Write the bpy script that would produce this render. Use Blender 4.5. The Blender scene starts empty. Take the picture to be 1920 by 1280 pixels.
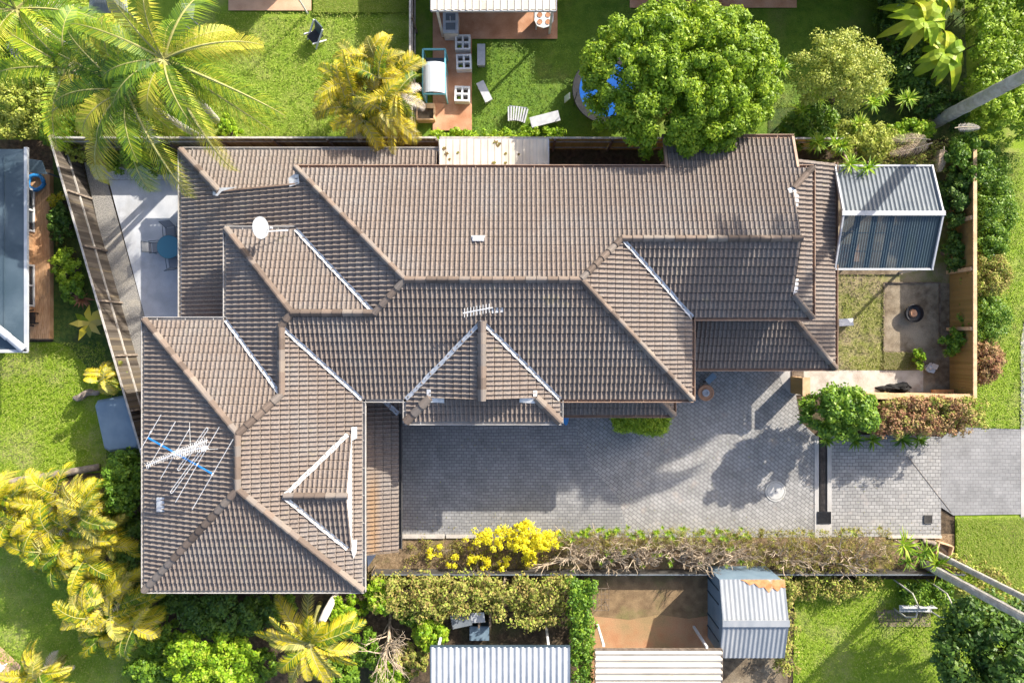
import bpy, bmesh, math, random
import numpy as np
from mathutils import Vector, Matrix

SC = bpy.context.scene
# ------------------------------------------------------------------ camera, sky, sun, exposure
H = 32.0            # drone height in metres
S = 0.025           # metres of ground per photograph pixel
cam_d = bpy.data.cameras.new("camera"); cam = bpy.data.objects.new("camera", cam_d)
SC.collection.objects.link(cam); cam.location = (0, 0, H); cam.rotation_euler = (0, 0, 0)
cam_d.lens = 24; cam_d.sensor_width = 36; cam_d.clip_end = 1000; SC.camera = cam
SUN_EL, SUN_AZ = math.radians(29.5), math.radians(45)
world = bpy.data.worlds.new("World"); SC.world = world; world.use_nodes = True
wn = world.node_tree; bg = wn.nodes["Background"]
sky = wn.nodes.new("ShaderNodeTexSky"); sky.sky_type = 'NISHITA'; sky.sun_disc = False
sky.sun_elevation = SUN_EL; sky.sun_rotation = SUN_AZ; sky.ozone_density = .4; sky.dust_density = 2.5; sky.air_density = .8
wn.links.new(sky.outputs[0], bg.inputs[0]); bg.inputs[1].default_value = 0.15
sun_d = bpy.data.lights.new("sun", 'SUN'); sun_d.energy = 4.2; sun_d.angle = math.radians(0.5); sun_d.color = (1, 0.93, 0.82)
sun = bpy.data.objects.new("sun", sun_d); SC.collection.objects.link(sun)
sun.rotation_euler = Vector((math.sin(SUN_AZ)*math.cos(SUN_EL), math.cos(SUN_AZ)*math.cos(SUN_EL), math.sin(SUN_EL))).to_track_quat('Z', 'Y').to_euler()
sun.location = (20, 20, 20)
SC.view_settings.view_transform = 'Standard'; SC.view_settings.look = 'None'
SC.view_settings.exposure = 1.24; SC.view_settings.gamma = 1; SC.view_settings.use_curve_mapping = False

rnd = random.Random(7); rng = np.random.default_rng(7)
U = rnd.uniform

def P(px, py, z=0.0):
    """point at height z that the photograph shows at pixel px, py"""
    k = S*(1 - z/H)
    return Vector(((px-960)*k, (640-py)*k, z))
def T(tx, ty, z=0.0):
    """plan coordinates in ground pixels"""
    return Vector(((tx-960)*S, (640-ty)*S, z))

# ------------------------------------------------------------------ materials
def lin(c):
    return tuple(((x/255)/12.92 if x/255 <= .04045 else ((x/255+.055)/1.055)**2.4) for x in c)
def nodes(m): return m.node_tree.nodes, m.node_tree.links
def _ramp(n, cols):
    r = n.new("ShaderNodeValToRGB"); e = r.color_ramp.elements
    while len(e) < len(cols): e.new(.5)
    for i, (p, c) in enumerate(cols): e[i].position = p; e[i].color = (*c, 1)
    return r
def mat(name, c1, c2=None, scale=3.0, rough=0.85, bump=0.0, bscale=40.0, metal=0.0, c3=None, scale3=0.4, lo=.35, hi=.65, lo3=.5, hi3=.72, spec=.3, stretch=None, fine=0.0):
    """base colour broken up by noise at one or two scales, in world metres"""
    m = bpy.data.materials.new(name); m.use_nodes = True; n, l = nodes(m)
    b = n["Principled BSDF"]; b.inputs["Roughness"].default_value = rough; b.inputs["Metallic"].default_value = metal
    b.inputs["Specular IOR Level"].default_value = spec
    geo = n.new("ShaderNodeNewGeometry"); vec = geo.outputs["Position"]
    if stretch:
        mp = n.new("ShaderNodeMapping"); mp.inputs["Scale"].default_value = stretch; l.new(vec, mp.inputs[0]); vec = mp.outputs[0]
    col = None
    if c2 is not None:
        nz = n.new("ShaderNodeTexNoise"); nz.inputs["Scale"].default_value = scale; nz.inputs["Detail"].default_value = 6; l.new(vec, nz.inputs["Vector"])
        r = _ramp(n, [(lo, c1), (hi, c2)]); l.new(nz.outputs[0], r.inputs[0]); col = r.outputs[0]
        if c3 is not None:
            n3 = n.new("ShaderNodeTexNoise"); n3.inputs["Scale"].default_value = scale3; n3.inputs["Detail"].default_value = 8; n3.inputs["Roughness"].default_value = .65; l.new(vec, n3.inputs["Vector"])
            mr = n.new("ShaderNodeMapRange"); mr.inputs[1].default_value = lo3; mr.inputs[2].default_value = hi3; l.new(n3.outputs[0], mr.inputs[0])
            mx = n.new("ShaderNodeMix"); mx.data_type = 'RGBA'; l.new(mr.outputs[0], mx.inputs[0]); l.new(col, mx.inputs[6]); mx.inputs[7].default_value = (*c3, 1); col = mx.outputs[2]
        if fine:
            nf = n.new("ShaderNodeTexNoise"); nf.inputs["Scale"].default_value = 28; nf.inputs["Detail"].default_value = 3; l.new(vec, nf.inputs["Vector"])
            mrf = n.new("ShaderNodeMapRange"); mrf.inputs[1].default_value = .3; mrf.inputs[2].default_value = .7; mrf.inputs[3].default_value = 1-fine; mrf.inputs[4].default_value = 1+fine; l.new(nf.outputs[0], mrf.inputs[0])
            mxf = n.new("ShaderNodeMix"); mxf.data_type = 'RGBA'; mxf.blend_type = 'MULTIPLY'; mxf.inputs[0].default_value = 1; l.new(col, mxf.inputs[6]); l.new(mrf.outputs[0], mxf.inputs[7]); col = mxf.outputs[2]
        l.new(col, b.inputs["Base Color"])
    else:
        b.inputs["Base Color"].default_value = (*c1, 1)
    if bump:
        nb = n.new("ShaderNodeTexNoise"); nb.inputs["Scale"].default_value = bscale; nb.inputs["Detail"].default_value = 4; l.new(vec, nb.inputs["Vector"])
        bp = n.new("ShaderNodeBump"); bp.inputs["Strength"].default_value = bump; bp.inputs["Distance"].default_value = .03; l.new(nb.outputs[0], bp.inputs["Height"]); l.new(bp.outputs[0], b.inputs["Normal"])
    return m
def leafmat(name, cols, trans=0.40, rough=0.5):
    """leaf colours picked per leaf by the 'var' attribute; light passes through the blades"""
    m = bpy.data.materials.new(name); m.use_nodes = True; n, l = nodes(m)
    b = n["Principled BSDF"]; b.inputs["Roughness"].default_value = rough; b.inputs["Specular IOR Level"].default_value = .35
    at = n.new("ShaderNodeAttribute"); at.attribute_name = "var"
    k = len(cols); r = _ramp(n, [(i/(k-1) if k > 1 else 0, c) for i, c in enumerate(cols)]); l.new(at.outputs["Fac"], r.inputs[0])
    l.new(r.outputs[0], b.inputs["Base Color"])
    tr = n.new("ShaderNodeBsdfTranslucent"); l.new(r.outputs[0], tr.inputs[0])
    mx = n.new("ShaderNodeMixShader"); mx.inputs[0].default_value = trans; l.new(b.outputs[0], mx.inputs[1]); l.new(tr.outputs[0], mx.inputs[2])
    l.new(mx.outputs[0], n["Material Output"].inputs[0])
    return m
def tilemat(name, base, dark, grey):
    m = bpy.data.materials.new(name); m.use_nodes = True; n, l = nodes(m)
    b = n["Principled BSDF"]; b.inputs["Roughness"].default_value = .8; b.inputs["Specular IOR Level"].default_value = .25
    uv = n.new("ShaderNodeUVMap"); fl = n.new("ShaderNodeVectorMath"); fl.operation = 'FLOOR'; l.new(uv.outputs[0], fl.inputs[0])
    wnz = n.new("ShaderNodeTexWhiteNoise"); wnz.noise_dimensions = '2D'; l.new(fl.outputs[0], wnz.inputs["Vector"])
    r = _ramp(n, [(0, dark), (.35, base), (.8, tuple(min(1, x*1.16) for x in base)), (1, grey)]); l.new(wnz.outputs[0], r.inputs[0])
    geo = n.new("ShaderNodeNewGeometry")
    nz = n.new("ShaderNodeTexNoise"); nz.inputs["Scale"].default_value = .55; nz.inputs["Detail"].default_value = 9; nz.inputs["Roughness"].default_value = .7; l.new(geo.outputs["Position"], nz.inputs["Vector"])
    mr = n.new("ShaderNodeMapRange"); mr.inputs[1].default_value = .46; mr.inputs[2].default_value = .70; mr.inputs[4].default_value = .85; l.new(nz.outputs[0], mr.inputs[0])
    mx = n.new("ShaderNodeMix"); mx.data_type = 'RGBA'; l.new(mr.outputs[0], mx.inputs[0]); l.new(r.outputs[0], mx.inputs[6]); mx.inputs[7].default_value = (*grey, 1)
    ns = n.new("ShaderNodeTexNoise"); ns.inputs["Scale"].default_value = 14; ns.inputs["Detail"].default_value = 5; l.new(geo.outputs["Position"], ns.inputs["Vector"])
    mr2 = n.new("ShaderNodeMapRange"); mr2.inputs[1].default_value = .3; mr2.inputs[2].default_value = .7; mr2.inputs[3].default_value = .72; mr2.inputs[4].default_value = 1.25; l.new(ns.outputs[0], mr2.inputs[0])
    mu = n.new("ShaderNodeMix"); mu.data_type = 'RGBA'; mu.blend_type = 'MULTIPLY'; mu.inputs[0].default_value = 1; l.new(mx.outputs[2], mu.inputs[6]); l.new(mr2.outputs[0], mu.inputs[7])
    # patches of yellow lichen
    ly = n.new("ShaderNodeTexNoise"); ly.inputs["Scale"].default_value = 1.1; ly.inputs["Detail"].default_value = 10; ly.inputs["Roughness"].default_value = .75; l.new(geo.outputs["Position"], ly.inputs["Vector"])
    mr3 = n.new("ShaderNodeMapRange"); mr3.inputs[1].default_value = .60; mr3.inputs[2].default_value = .74; mr3.inputs[4].default_value = .55; l.new(ly.outputs[0], mr3.inputs[0])
    m3 = n.new("ShaderNodeMix"); m3.data_type = 'RGBA'; l.new(mr3.outputs[0], m3.inputs[0]); l.new(mu.outputs[2], m3.inputs[6]); m3.inputs[7].default_value = (.30, .24, .10, 1)
    l.new(m3.outputs[2], b.inputs["Base Color"])
    bp = n.new("ShaderNodeBump"); bp.inputs["Strength"].default_value = .35; bp.inputs["Distance"].default_value = .01; l.new(ns.outputs[0], bp.inputs["Height"]); l.new(bp.outputs[0], b.inputs["Normal"])
    return m
def pavermat(name, c1, c2, joint, bw, rh, ang=0.0, offset=.5, mortar=.014, stain=None):
    m = bpy.data.materials.new(name); m.use_nodes = True; n, l = nodes(m)
    b = n["Principled BSDF"]; b.inputs["Roughness"].default_value = .85; b.inputs["Specular IOR Level"].default_value = .25
    geo = n.new("ShaderNodeNewGeometry"); mp = n.new("ShaderNodeMapping"); mp.inputs["Rotation"].default_value[2] = ang; l.new(geo.outputs["Position"], mp.inputs[0])
    wv = n.new("ShaderNodeTexNoise"); wv.inputs["Scale"].default_value = 1.5; l.new(geo.outputs["Position"], wv.inputs["Vector"])
    ad = n.new("ShaderNodeVectorMath"); ad.operation = 'MULTIPLY_ADD'; ad.inputs[1].default_value = (.11, .11, 0); l.new(wv.outputs["Color"], ad.inputs[0]); l.new(mp.outputs[0], ad.inputs[2])
    br = n.new("ShaderNodeTexBrick"); br.offset = offset; br.inputs["Scale"].default_value = 1; br.inputs["Brick Width"].default_value = bw; br.inputs["Row Height"].default_value = rh
    br.inputs["Mortar Size"].default_value = mortar; br.inputs["Mortar Smooth"].default_value = .3; br.inputs["Bias"].default_value = 0
    br.inputs["Color1"].default_value = (*c1, 1); br.inputs["Color2"].default_value = (*c2, 1); br.inputs["Mortar"].default_value = (*joint, 1); l.new(ad.outputs[0], br.inputs["Vector"])
    ns = n.new("ShaderNodeTexNoise"); ns.inputs["Scale"].default_value = .9; ns.inputs["Detail"].default_value = 9; ns.inputs["Roughness"].default_value = .7; l.new(geo.outputs["Position"], ns.inputs["Vector"])
    mr = n.new("ShaderNodeMapRange"); mr.inputs[1].default_value = .3; mr.inputs[2].default_value = .7; mr.inputs[3].default_value = .78; mr.inputs[4].default_value = 1.2; l.new(ns.outputs[0], mr.inputs[0])
    mu = n.new("ShaderNodeMix"); mu.data_type = 'RGBA'; mu.blend_type = 'MULTIPLY'; mu.inputs[0].default_value = 1; l.new(br.outputs[0], mu.inputs[6]); l.new(mr.outputs[0], mu.inputs[7]); col = mu.outputs[2]
    if stain:
        s2 = n.new("ShaderNodeTexNoise"); s2.inputs["Scale"].default_value = 1.6; s2.inputs["Detail"].default_value = 6; l.new(geo.outputs["Position"], s2.inputs["Vector"])
        m2 = n.new("ShaderNodeMapRange"); m2.inputs[1].default_value = .6; m2.inputs[2].default_value = .75; m2.inputs[4].default_value = .5; l.new(s2.outputs[0], m2.inputs[0])
        mx = n.new("ShaderNodeMix"); mx.data_type = 'RGBA'; l.new(m2.outputs[0], mx.inputs[0]); l.new(col, mx.inputs[6]); mx.inputs[7].default_value = (*stain, 1); col = mx.outputs[2]
    l.new(col, b.inputs["Base Color"])
    bp = n.new("ShaderNodeBump"); bp.inputs["Strength"].default_value = .5; bp.inputs["Distance"].default_value = .01; l.new(br.outputs["Fac"], bp.inputs["Height"]); bp.invert = True; l.new(bp.outputs[0], b.inputs["Normal"])
    return m
def glassmat(name, col, tr=.5, rough=.1):
    m = bpy.data.materials.new(name); m.use_nodes = True; n, l = nodes(m)
    b = n["Principled BSDF"]; b.inputs["Base Color"].default_value = (*col, 1); b.inputs["Roughness"].default_value = rough
    t = n.new("ShaderNodeBsdfTransparent"); t.inputs[0].default_value = (*[min(1, c*1.3+.35) for c in col], 1)
    mx = n.new("ShaderNodeMixShader"); mx.inputs[0].default_value = tr; l.new(b.outputs[0], mx.inputs[1]); l.new(t.outputs[0], mx.inputs[2]); l.new(mx.outputs[0], n["Material Output"].inputs[0])
    return m

M = {}
M['tile'] = tilemat('roof_tile', (.160, .123, .099), (.088, .069, .057), (.205, .186, .172))
def stained_tile():
    m = M['tile'].copy(); m.name = 'stained_roof_tile'; n, l = nodes(m); b = n["Principled BSDF"]; src = b.inputs["Base Color"].links[0].from_socket
    geo = n.new("ShaderNodeNewGeometry"); sx = n.new("ShaderNodeSeparateXYZ"); l.new(geo.outputs["Position"], sx.inputs[0])
    d = n.new("ShaderNodeMath"); d.operation = 'ADD'; d.inputs[1].default_value = 5.95; l.new(sx.outputs[0], d.inputs[0])
    a = n.new("ShaderNodeMath"); a.operation = 'ABSOLUTE'; l.new(d.outputs[0], a.inputs[0])
    mr = n.new("ShaderNodeMapRange"); mr.inputs[1].default_value = .05; mr.inputs[2].default_value = .36; mr.inputs[3].default_value = .5; mr.inputs[4].default_value = 0; l.new(a.outputs[0], mr.inputs[0])
    my = n.new("ShaderNodeMapRange"); my.inputs[1].default_value = -5.2; my.inputs[2].default_value = -6.3; l.new(sx.outputs[1], my.inputs[0])
    mm = n.new("ShaderNodeMath"); mm.operation = 'MULTIPLY'; l.new(mr.outputs[0], mm.inputs[0]); l.new(my.outputs[0], mm.inputs[1])
    mx = n.new("ShaderNodeMix"); mx.data_type = 'RGBA'; l.new(mm.outputs[0], mx.inputs[0]); l.new(src, mx.inputs[6]); mx.inputs[7].default_value = (.27, .155, .06, 1); l.new(mx.outputs[2], b.inputs["Base Color"]); return m
M['tile_stain'] = stained_tile()
M['cap'] = mat('ridge_tile', (.20, .135, .10), (.27, .19, .145), 4, .85, .3, 60, c3=(.22, .19, .17), scale3=1.2)
M['flash'] = mat('zinc_flashing', (.34, .37, .41), (.47, .49, .52), 6, .5, .2, 30)
M['mortar'] = mat('white_mortar', (.50, .50, .49), (.64, .64, .63), 8, .8, .4, 40)
M['gutter'] = mat('cream_gutter', (.34, .32, .295), (.44, .42, .395), 2, .5)
M['gutter_brown'] = mat('brown_gutter', (.26, .17, .12), (.34, .23, .16), 2, .5)
M['brick'] = mat('brick_wall', (.22, .12, .08), (.32, .19, .13), 12, .9, .4, 30)
M['white'] = mat('white_paint', (.56, .56, .565), (.66, .66, .655), 3, .5)
M['offwhite'] = mat('chalky_white', (.38, .39, .41), (.47, .475, .485), 5, .7)
M['cream'] = mat('cream_sheet', (.46, .405, .325), (.56, .505, .42), 1.2, .6, c3=(.45, .33, .22), scale3=1.7, lo3=.62, hi3=.75)
M['galv'] = mat('galvanised_sheet', (.105, .125, .147), (.142, .162, .182), 1.5, .6, metal=.0, c3=(.175, .19, .20), scale3=.6)
M['galv_mid'] = mat('dull_zinc_sheet', (.205, .225, .25), (.27, .285, .305), 1.2, .6, c3=(.32, .325, .33), scale3=.8, stretch=(1, .25, 1))
M['lid'] = mat('pale_lid_concrete', (.40, .39, .365), (.47, .46, .435), 6, .8, .2, 40)
M['galv_light'] = mat('pale_zinc_sheet', (.32, .345, .375), (.42, .44, .46), 1.2, .55, metal=.0, c3=(.46, .47, .48), scale3=.7)
M['rust'] = mat('rusty_sheet', (.34, .14, .05), (.48, .24, .11), 5, .85, c3=(.45, .45, .46), scale3=2, lo3=.55, hi3=.65)
M['colour_steel'] = mat('dark_steel', (.05, .048, .045), (.08, .075, .07), 2, .6)
M['blue_roof'] = mat('slate_blue_sheet', (.030, .052, .072), (.050, .076, .10), .8, .5, c3=(.07, .10, .125), scale3=.5)
M['blue_shed'] = mat('blue_grey_plastic', (.13, .19, .25), (.16, .225, .285), 2, .45)
M['teal'] = mat('teal_frame', (.10, .32, .38), (.16, .40, .45), 3, .5)
M['dark'] = mat('black_plastic', (.012, .013, .016), (.025, .026, .03), 4, .5)
M['dark_cloth'] = mat('black_cloth', (.010, .010, .011), (.022, .021, .02), 5, .9, .6, 12)
M['pool_blue'] = mat('blue_vinyl', (.02, .17, .42), (.03, .22, .52), 3, .35)
M['tramp_blue'] = mat('bright_blue_pad', (.003, .07, .32), (.005, .10, .40), 3, .4)
M['steel'] = mat('bright_aluminium', (.62, .63, .65), (.75, .76, .77), 5, .35, metal=.4)
M['antenna_blue'] = mat('blue_boom', (.01, .13, .40), (.02, .18, .50), 5, .4)
M['dish'] = mat('dish_grey', (.30, .32, .34), (.34, .36, .38), 4, .5)
M['terracotta'] = mat('terracotta_paving', (.36, .17, .09), (.50, .27, .16), 1.5, .85, .2, 30, c3=(.58, .36, .24), scale3=.6, fine=.12)
M['pink_tile'] = mat('pale_terracotta', (.50, .30, .19), (.60, .38, .25), 2, .85, .2, 30, fine=.08)
M['pot'] = mat('terracotta_pot', (.40, .20, .11), (.50, .29, .18), 6, .85)
M['concrete'] = mat('patio_concrete', (.40, .415, .44), (.52, .53, .55), 1.3, .9, .25, 50, c3=(.36, .36, .36), scale3=.7, fine=.06)
M['kerb'] = mat('kerb_concrete', (.36, .33, .29), (.48, .44, .39), 3, .9, .3, 40, fine=.1)
M['footpath'] = mat('footpath_concrete', (.34, .325, .305), (.41, .395, .375), 1.5, .9, .2, 40)
M['gravel'] = mat('grey_gravel', (.16, .155, .145), (.36, .34, .31), 22, .95, .9, 30, c3=(.42, .38, .31), scale3=.7)
M['pebble'] = mat('white_pebbles', (.30, .31, .33), (.62, .63, .65), 20, .9, .9, 26)
M['soil'] = mat('leaf_litter', (.045, .032, .020), (.11, .078, .048), 6, .95, .8, 25, c3=(.06, .07, .025), scale3=.5, fine=.3)
M['mulch'] = mat('bark_mulch', (.13, .088, .050), (.26, .185, .110), 9, .95, .9, 30, c3=(.13, .13, .045), scale3=1.0, fine=.3)
M['dirt'] = mat('red_dirt', (.36, .185, .095), (.47, .265, .15), 2, .95, .5, 25, c3=(.27, .19, .095), scale3=.5, lo3=.42, hi3=.62, fine=.15)
M['dirt_grassy'] = mat('worn_brown_dirt', (.15, .10, .055), (.24, .165, .09), 2.5, .95, .6, 25, c3=(.17, .16, .06), scale3=.8, fine=.2)
M['dirt_dark'] = mat('dark_garden_soil', (.11, .083, .055), (.21, .165, .11), 4, .95, .7, 25, c3=(.31, .26, .19), scale3=.45, lo3=.45, hi3=.6, fine=.2)
M['lawn'] = mat('mown_grass', (.130, .212, .014), (.190, .275, .026), 2.2, .9, .6, 22, c3=(.30, .31, .095), scale3=.45, lo3=.5, hi3=.74, fine=.22)
M['lawn_bright'] = mat('lush_grass', (.138, .225, .008), (.195, .285, .016), 1.6, .9, .6, 22, c3=(.30, .305, .10), scale3=.5, lo3=.52, hi3=.68, fine=.2)
M['lawn_shaded'] = mat('shaded_grass', (.082, .158, .012), (.132, .215, .020), 2.2, .9, .9, 22, c3=(.17, .19, .05), scale3=.45, lo3=.52, hi3=.74, fine=.22)  # darker copy of the lawn, shade of the top yards put into the colour
M['lawn_dry'] = mat('thin_dry_grass', (.15, .175, .032), (.22, .22, .065), 2.2, .95, .8, 22, c3=(.27, .22, .135), scale3=.55, lo3=.47, hi3=.62, fine=.2)
M['cover'] = mat('ground_cover', (.035, .075, .014), (.085, .125, .022), 5, .9, 1, 18, c3=(.07, .055, .03), scale3=.8, fine=.3)
M['path_sand'] = mat('sandy_path', (.40, .365, .315), (.50, .465, .41), 3, .95, .4, 30, c3=(.30, .235, .19), scale3=1.2, fine=.1)
M['paving'] = pavermat('driveway_paver', (.208, .207, .205), (.262, .259, .254), (.118, .118, .119), .23, .145, 0)
M['paving_diag'] = pavermat('diagonal_paver', (.248, .242, .231), (.315, .307, .293), (.122, .120, .117), .235, .165, math.radians(38), stain=(.36, .30, .25))
M['paving_right'] = pavermat('entry_paver', (.245, .241, .234), (.312, .305, .294), (.120, .118, .117), .25, .165, 0, stain=(.40, .36, .33))
M['paving_out'] = pavermat('crossover_paver', (.205, .205, .206), (.24, .239, .239), (.165, .164, .165), .25, .165, 0)
M['deck'] = mat('orange_timber', (.44, .25, .125), (.56, .35, .20), 3, .7, .2, 30, stretch=(6, 1, 1), c3=(.36, .20, .10), scale3=1)
M['paling'] = leafmat('weathered_paling', [(.045, .036, .028), (.085, .070, .057), (.135, .114, .092), (.07, .060, .05), (.17, .135, .09)], 0, .9)
M['paling_green'] = leafmat('mossy_paling', [(.12, .095, .05), (.20, .165, .085), (.25, .22, .10), (.16, .13, .07)], 0, .9)
M['rail'] = mat('grey_rail', (.30, .28, .25), (.46, .43, .39), 6, .9)
M['tan_timber'] = mat('tan_timber', (.48, .31, .17), (.60, .41, .25), 4, .8, .2, 30)
M['olive_board'] = leafmat('olive_board', [(.25, .16, .05), (.33, .21, .075), (.29, .18, .06)], 0, .85)
M['yellow_board'] = leafmat('yellow_board', [(.40, .31, .10), (.50, .40, .14), (.45, .35, .12)], 0, .85)
M['log'] = mat('grey_log', (.16, .125, .10), (.30, .25, .20), 5, .9, .8, 20)
M['bark'] = mat('brown_bark', (.10, .075, .055), (.19, .15, .115), 6, .9, .8, 20)
M['palm_bark'] = mat('ringed_palm_bark', (.30, .28, .255), (.46, .435, .40), 5, .9, .6, 14, c3=(.30, .31, .21), scale3=1)
M['white_bark'] = mat('white_bark', (.62, .56, .50), (.74, .70, .66), 5, .8)
M['bare_twig'] = mat('bleached_twig', (.32, .245, .165), (.52, .43, .32), 8, .9)
M['cane'] = mat('cane_stem', (.24, .24, .07), (.34, .32, .12), 6, .7)
M['glass_blue'] = glassmat('blue_table_glass', (.10, .27, .35), .4, .08)
M['poly'] = glassmat('tinted_polycarbonate', (.062, .098, .125), .4, .35)
M['clear_pane'] = glassmat('greenhouse_pane', (.62, .66, .70), .25, .2)
M['mesh_grey'] = glassmat('sling_mesh', (.22, .23, .25), .35, .7)
M['window'] = mat('window_glass', (.03, .04, .05), None, rough=.08, spec=.6)
M['redplank'] = mat('rust_orange', (.42, .17, .06), (.52, .25, .1), 4, .8)
def leaf(name, cols, *a): return leafmat(name, [tuple(min(.85, x*g) for x, g in zip(c, (1.16, 1.14, 1.1))) for c in cols], *a)
G = {
 'tree_green': leaf('bright_broad_leaf', [(.085, .165, .010), (.150, .255, .012), (.23, .35, .016), (.33, .42, .028)], .35),
 'mid_green': leaf('mid_green_leaf', [(.045, .11, .012), (.085, .18, .015), (.14, .25, .018), (.23, .34, .03)], .3),
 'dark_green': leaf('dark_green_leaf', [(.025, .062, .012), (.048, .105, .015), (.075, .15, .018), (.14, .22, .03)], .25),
 'olive': leaf('olive_leaf', [(.13, .20, .025), (.24, .30, .04), (.36, .40, .065), (.45, .47, .11)], .3),
 'palm': leaf('palm_leaf', [(.045, .11, .014), (.10, .19, .014), (.19, .28, .016), (.33, .36, .022), (.48, .44, .06)], .35),
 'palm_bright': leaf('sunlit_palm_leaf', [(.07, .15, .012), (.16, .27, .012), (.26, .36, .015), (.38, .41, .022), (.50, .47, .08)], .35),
 'yellow_palm': leaf('golden_palm_leaf', [(.06, .13, .010), (.14, .21, .010), (.32, .31, .010), (.50, .41, .012), (.52, .44, .04), (.38, .32, .10), (.18, .20, .03)], .35),
 'yellow': leaf('yellow_leaf', [(.50, .44, .01), (.72, .64, .02), (.84, .76, .05)], .35),
 'lime': leaf('lime_leaf', [(.10, .22, .010), (.18, .33, .012), (.28, .42, .02), (.36, .42, .05)], .35),
 'hedge': leaf('hedge_leaf', [(.10, .19, .012), (.18, .29, .015), (.27, .39, .02), (.35, .45, .05)], .3),
 'dry': leaf('dry_leaf', [(.09, .06, .02), (.17, .11, .035), (.17, .18, .025), (.25, .19, .055), (.20, .25, .025), (.30, .32, .03)], .2, .8),
 'russet': leaf('russet_leaf', [(.20, .09, .05), (.30, .15, .09), (.26, .21, .07), (.36, .22, .14)], .25, .8),
 'tan_olive': leaf('tan_olive_leaf', [(.20, .15, .05), (.28, .22, .07), (.18, .25, .03), (.36, .31, .10), (.26, .36, .04)], .25, .8),
 'dead': leaf('dead_frond', [(.42, .32, .24), (.55, .44, .34), (.35, .27, .20)], .2, .9),
 'grey_dead': leaf('grey_frond', [(.36, .33, .31), (.50, .46, .43), (.42, .38, .36)], .2, .9),
 'banana': leaf('banana_leaf', [(.16, .28, .012), (.28, .38, .02), (.42, .42, .03), (.20, .33, .015)], .35),
 'brown_red': leaf('bronze_leaf', [(.16, .07, .04), (.26, .12, .06)], .25),
}

# ------------------------------------------------------------------ object helpers
ORIG = {}
def origin(o): return ORIG.get(o.name, Vector((0, 0, 0))) if o else Vector((0, 0, 0))
def tag(o, label=None, cat=None, group=None, kind=None):
    if label: o['label'] = label
    if cat: o['category'] = cat
    if group: o['group'] = group
    if kind: o['kind'] = kind
    return o
def thing(name, loc, label, cat, group=None):
    o = bpy.data.objects.new(name, None); SC.collection.objects.link(o); o.location = loc; o.empty_display_size = .3
    ORIG[o.name] = Vector(loc); return tag(o, label, cat, group)
def dup(root, loc, rz, label, group=None):
    """copy a thing together with its parts and sub-parts"""
    r = root.copy(); SC.collection.objects.link(r); r.location = loc; r.rotation_euler = (0, 0, rz); r['label'] = label
    if group: r['group'] = group
    for ch in list(root.children):
        c = ch.copy(); SC.collection.objects.link(c); c.parent = r
        for g in list(ch.children):
            d = g.copy(); SC.collection.objects.link(d); d.parent = c
    return r
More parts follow.
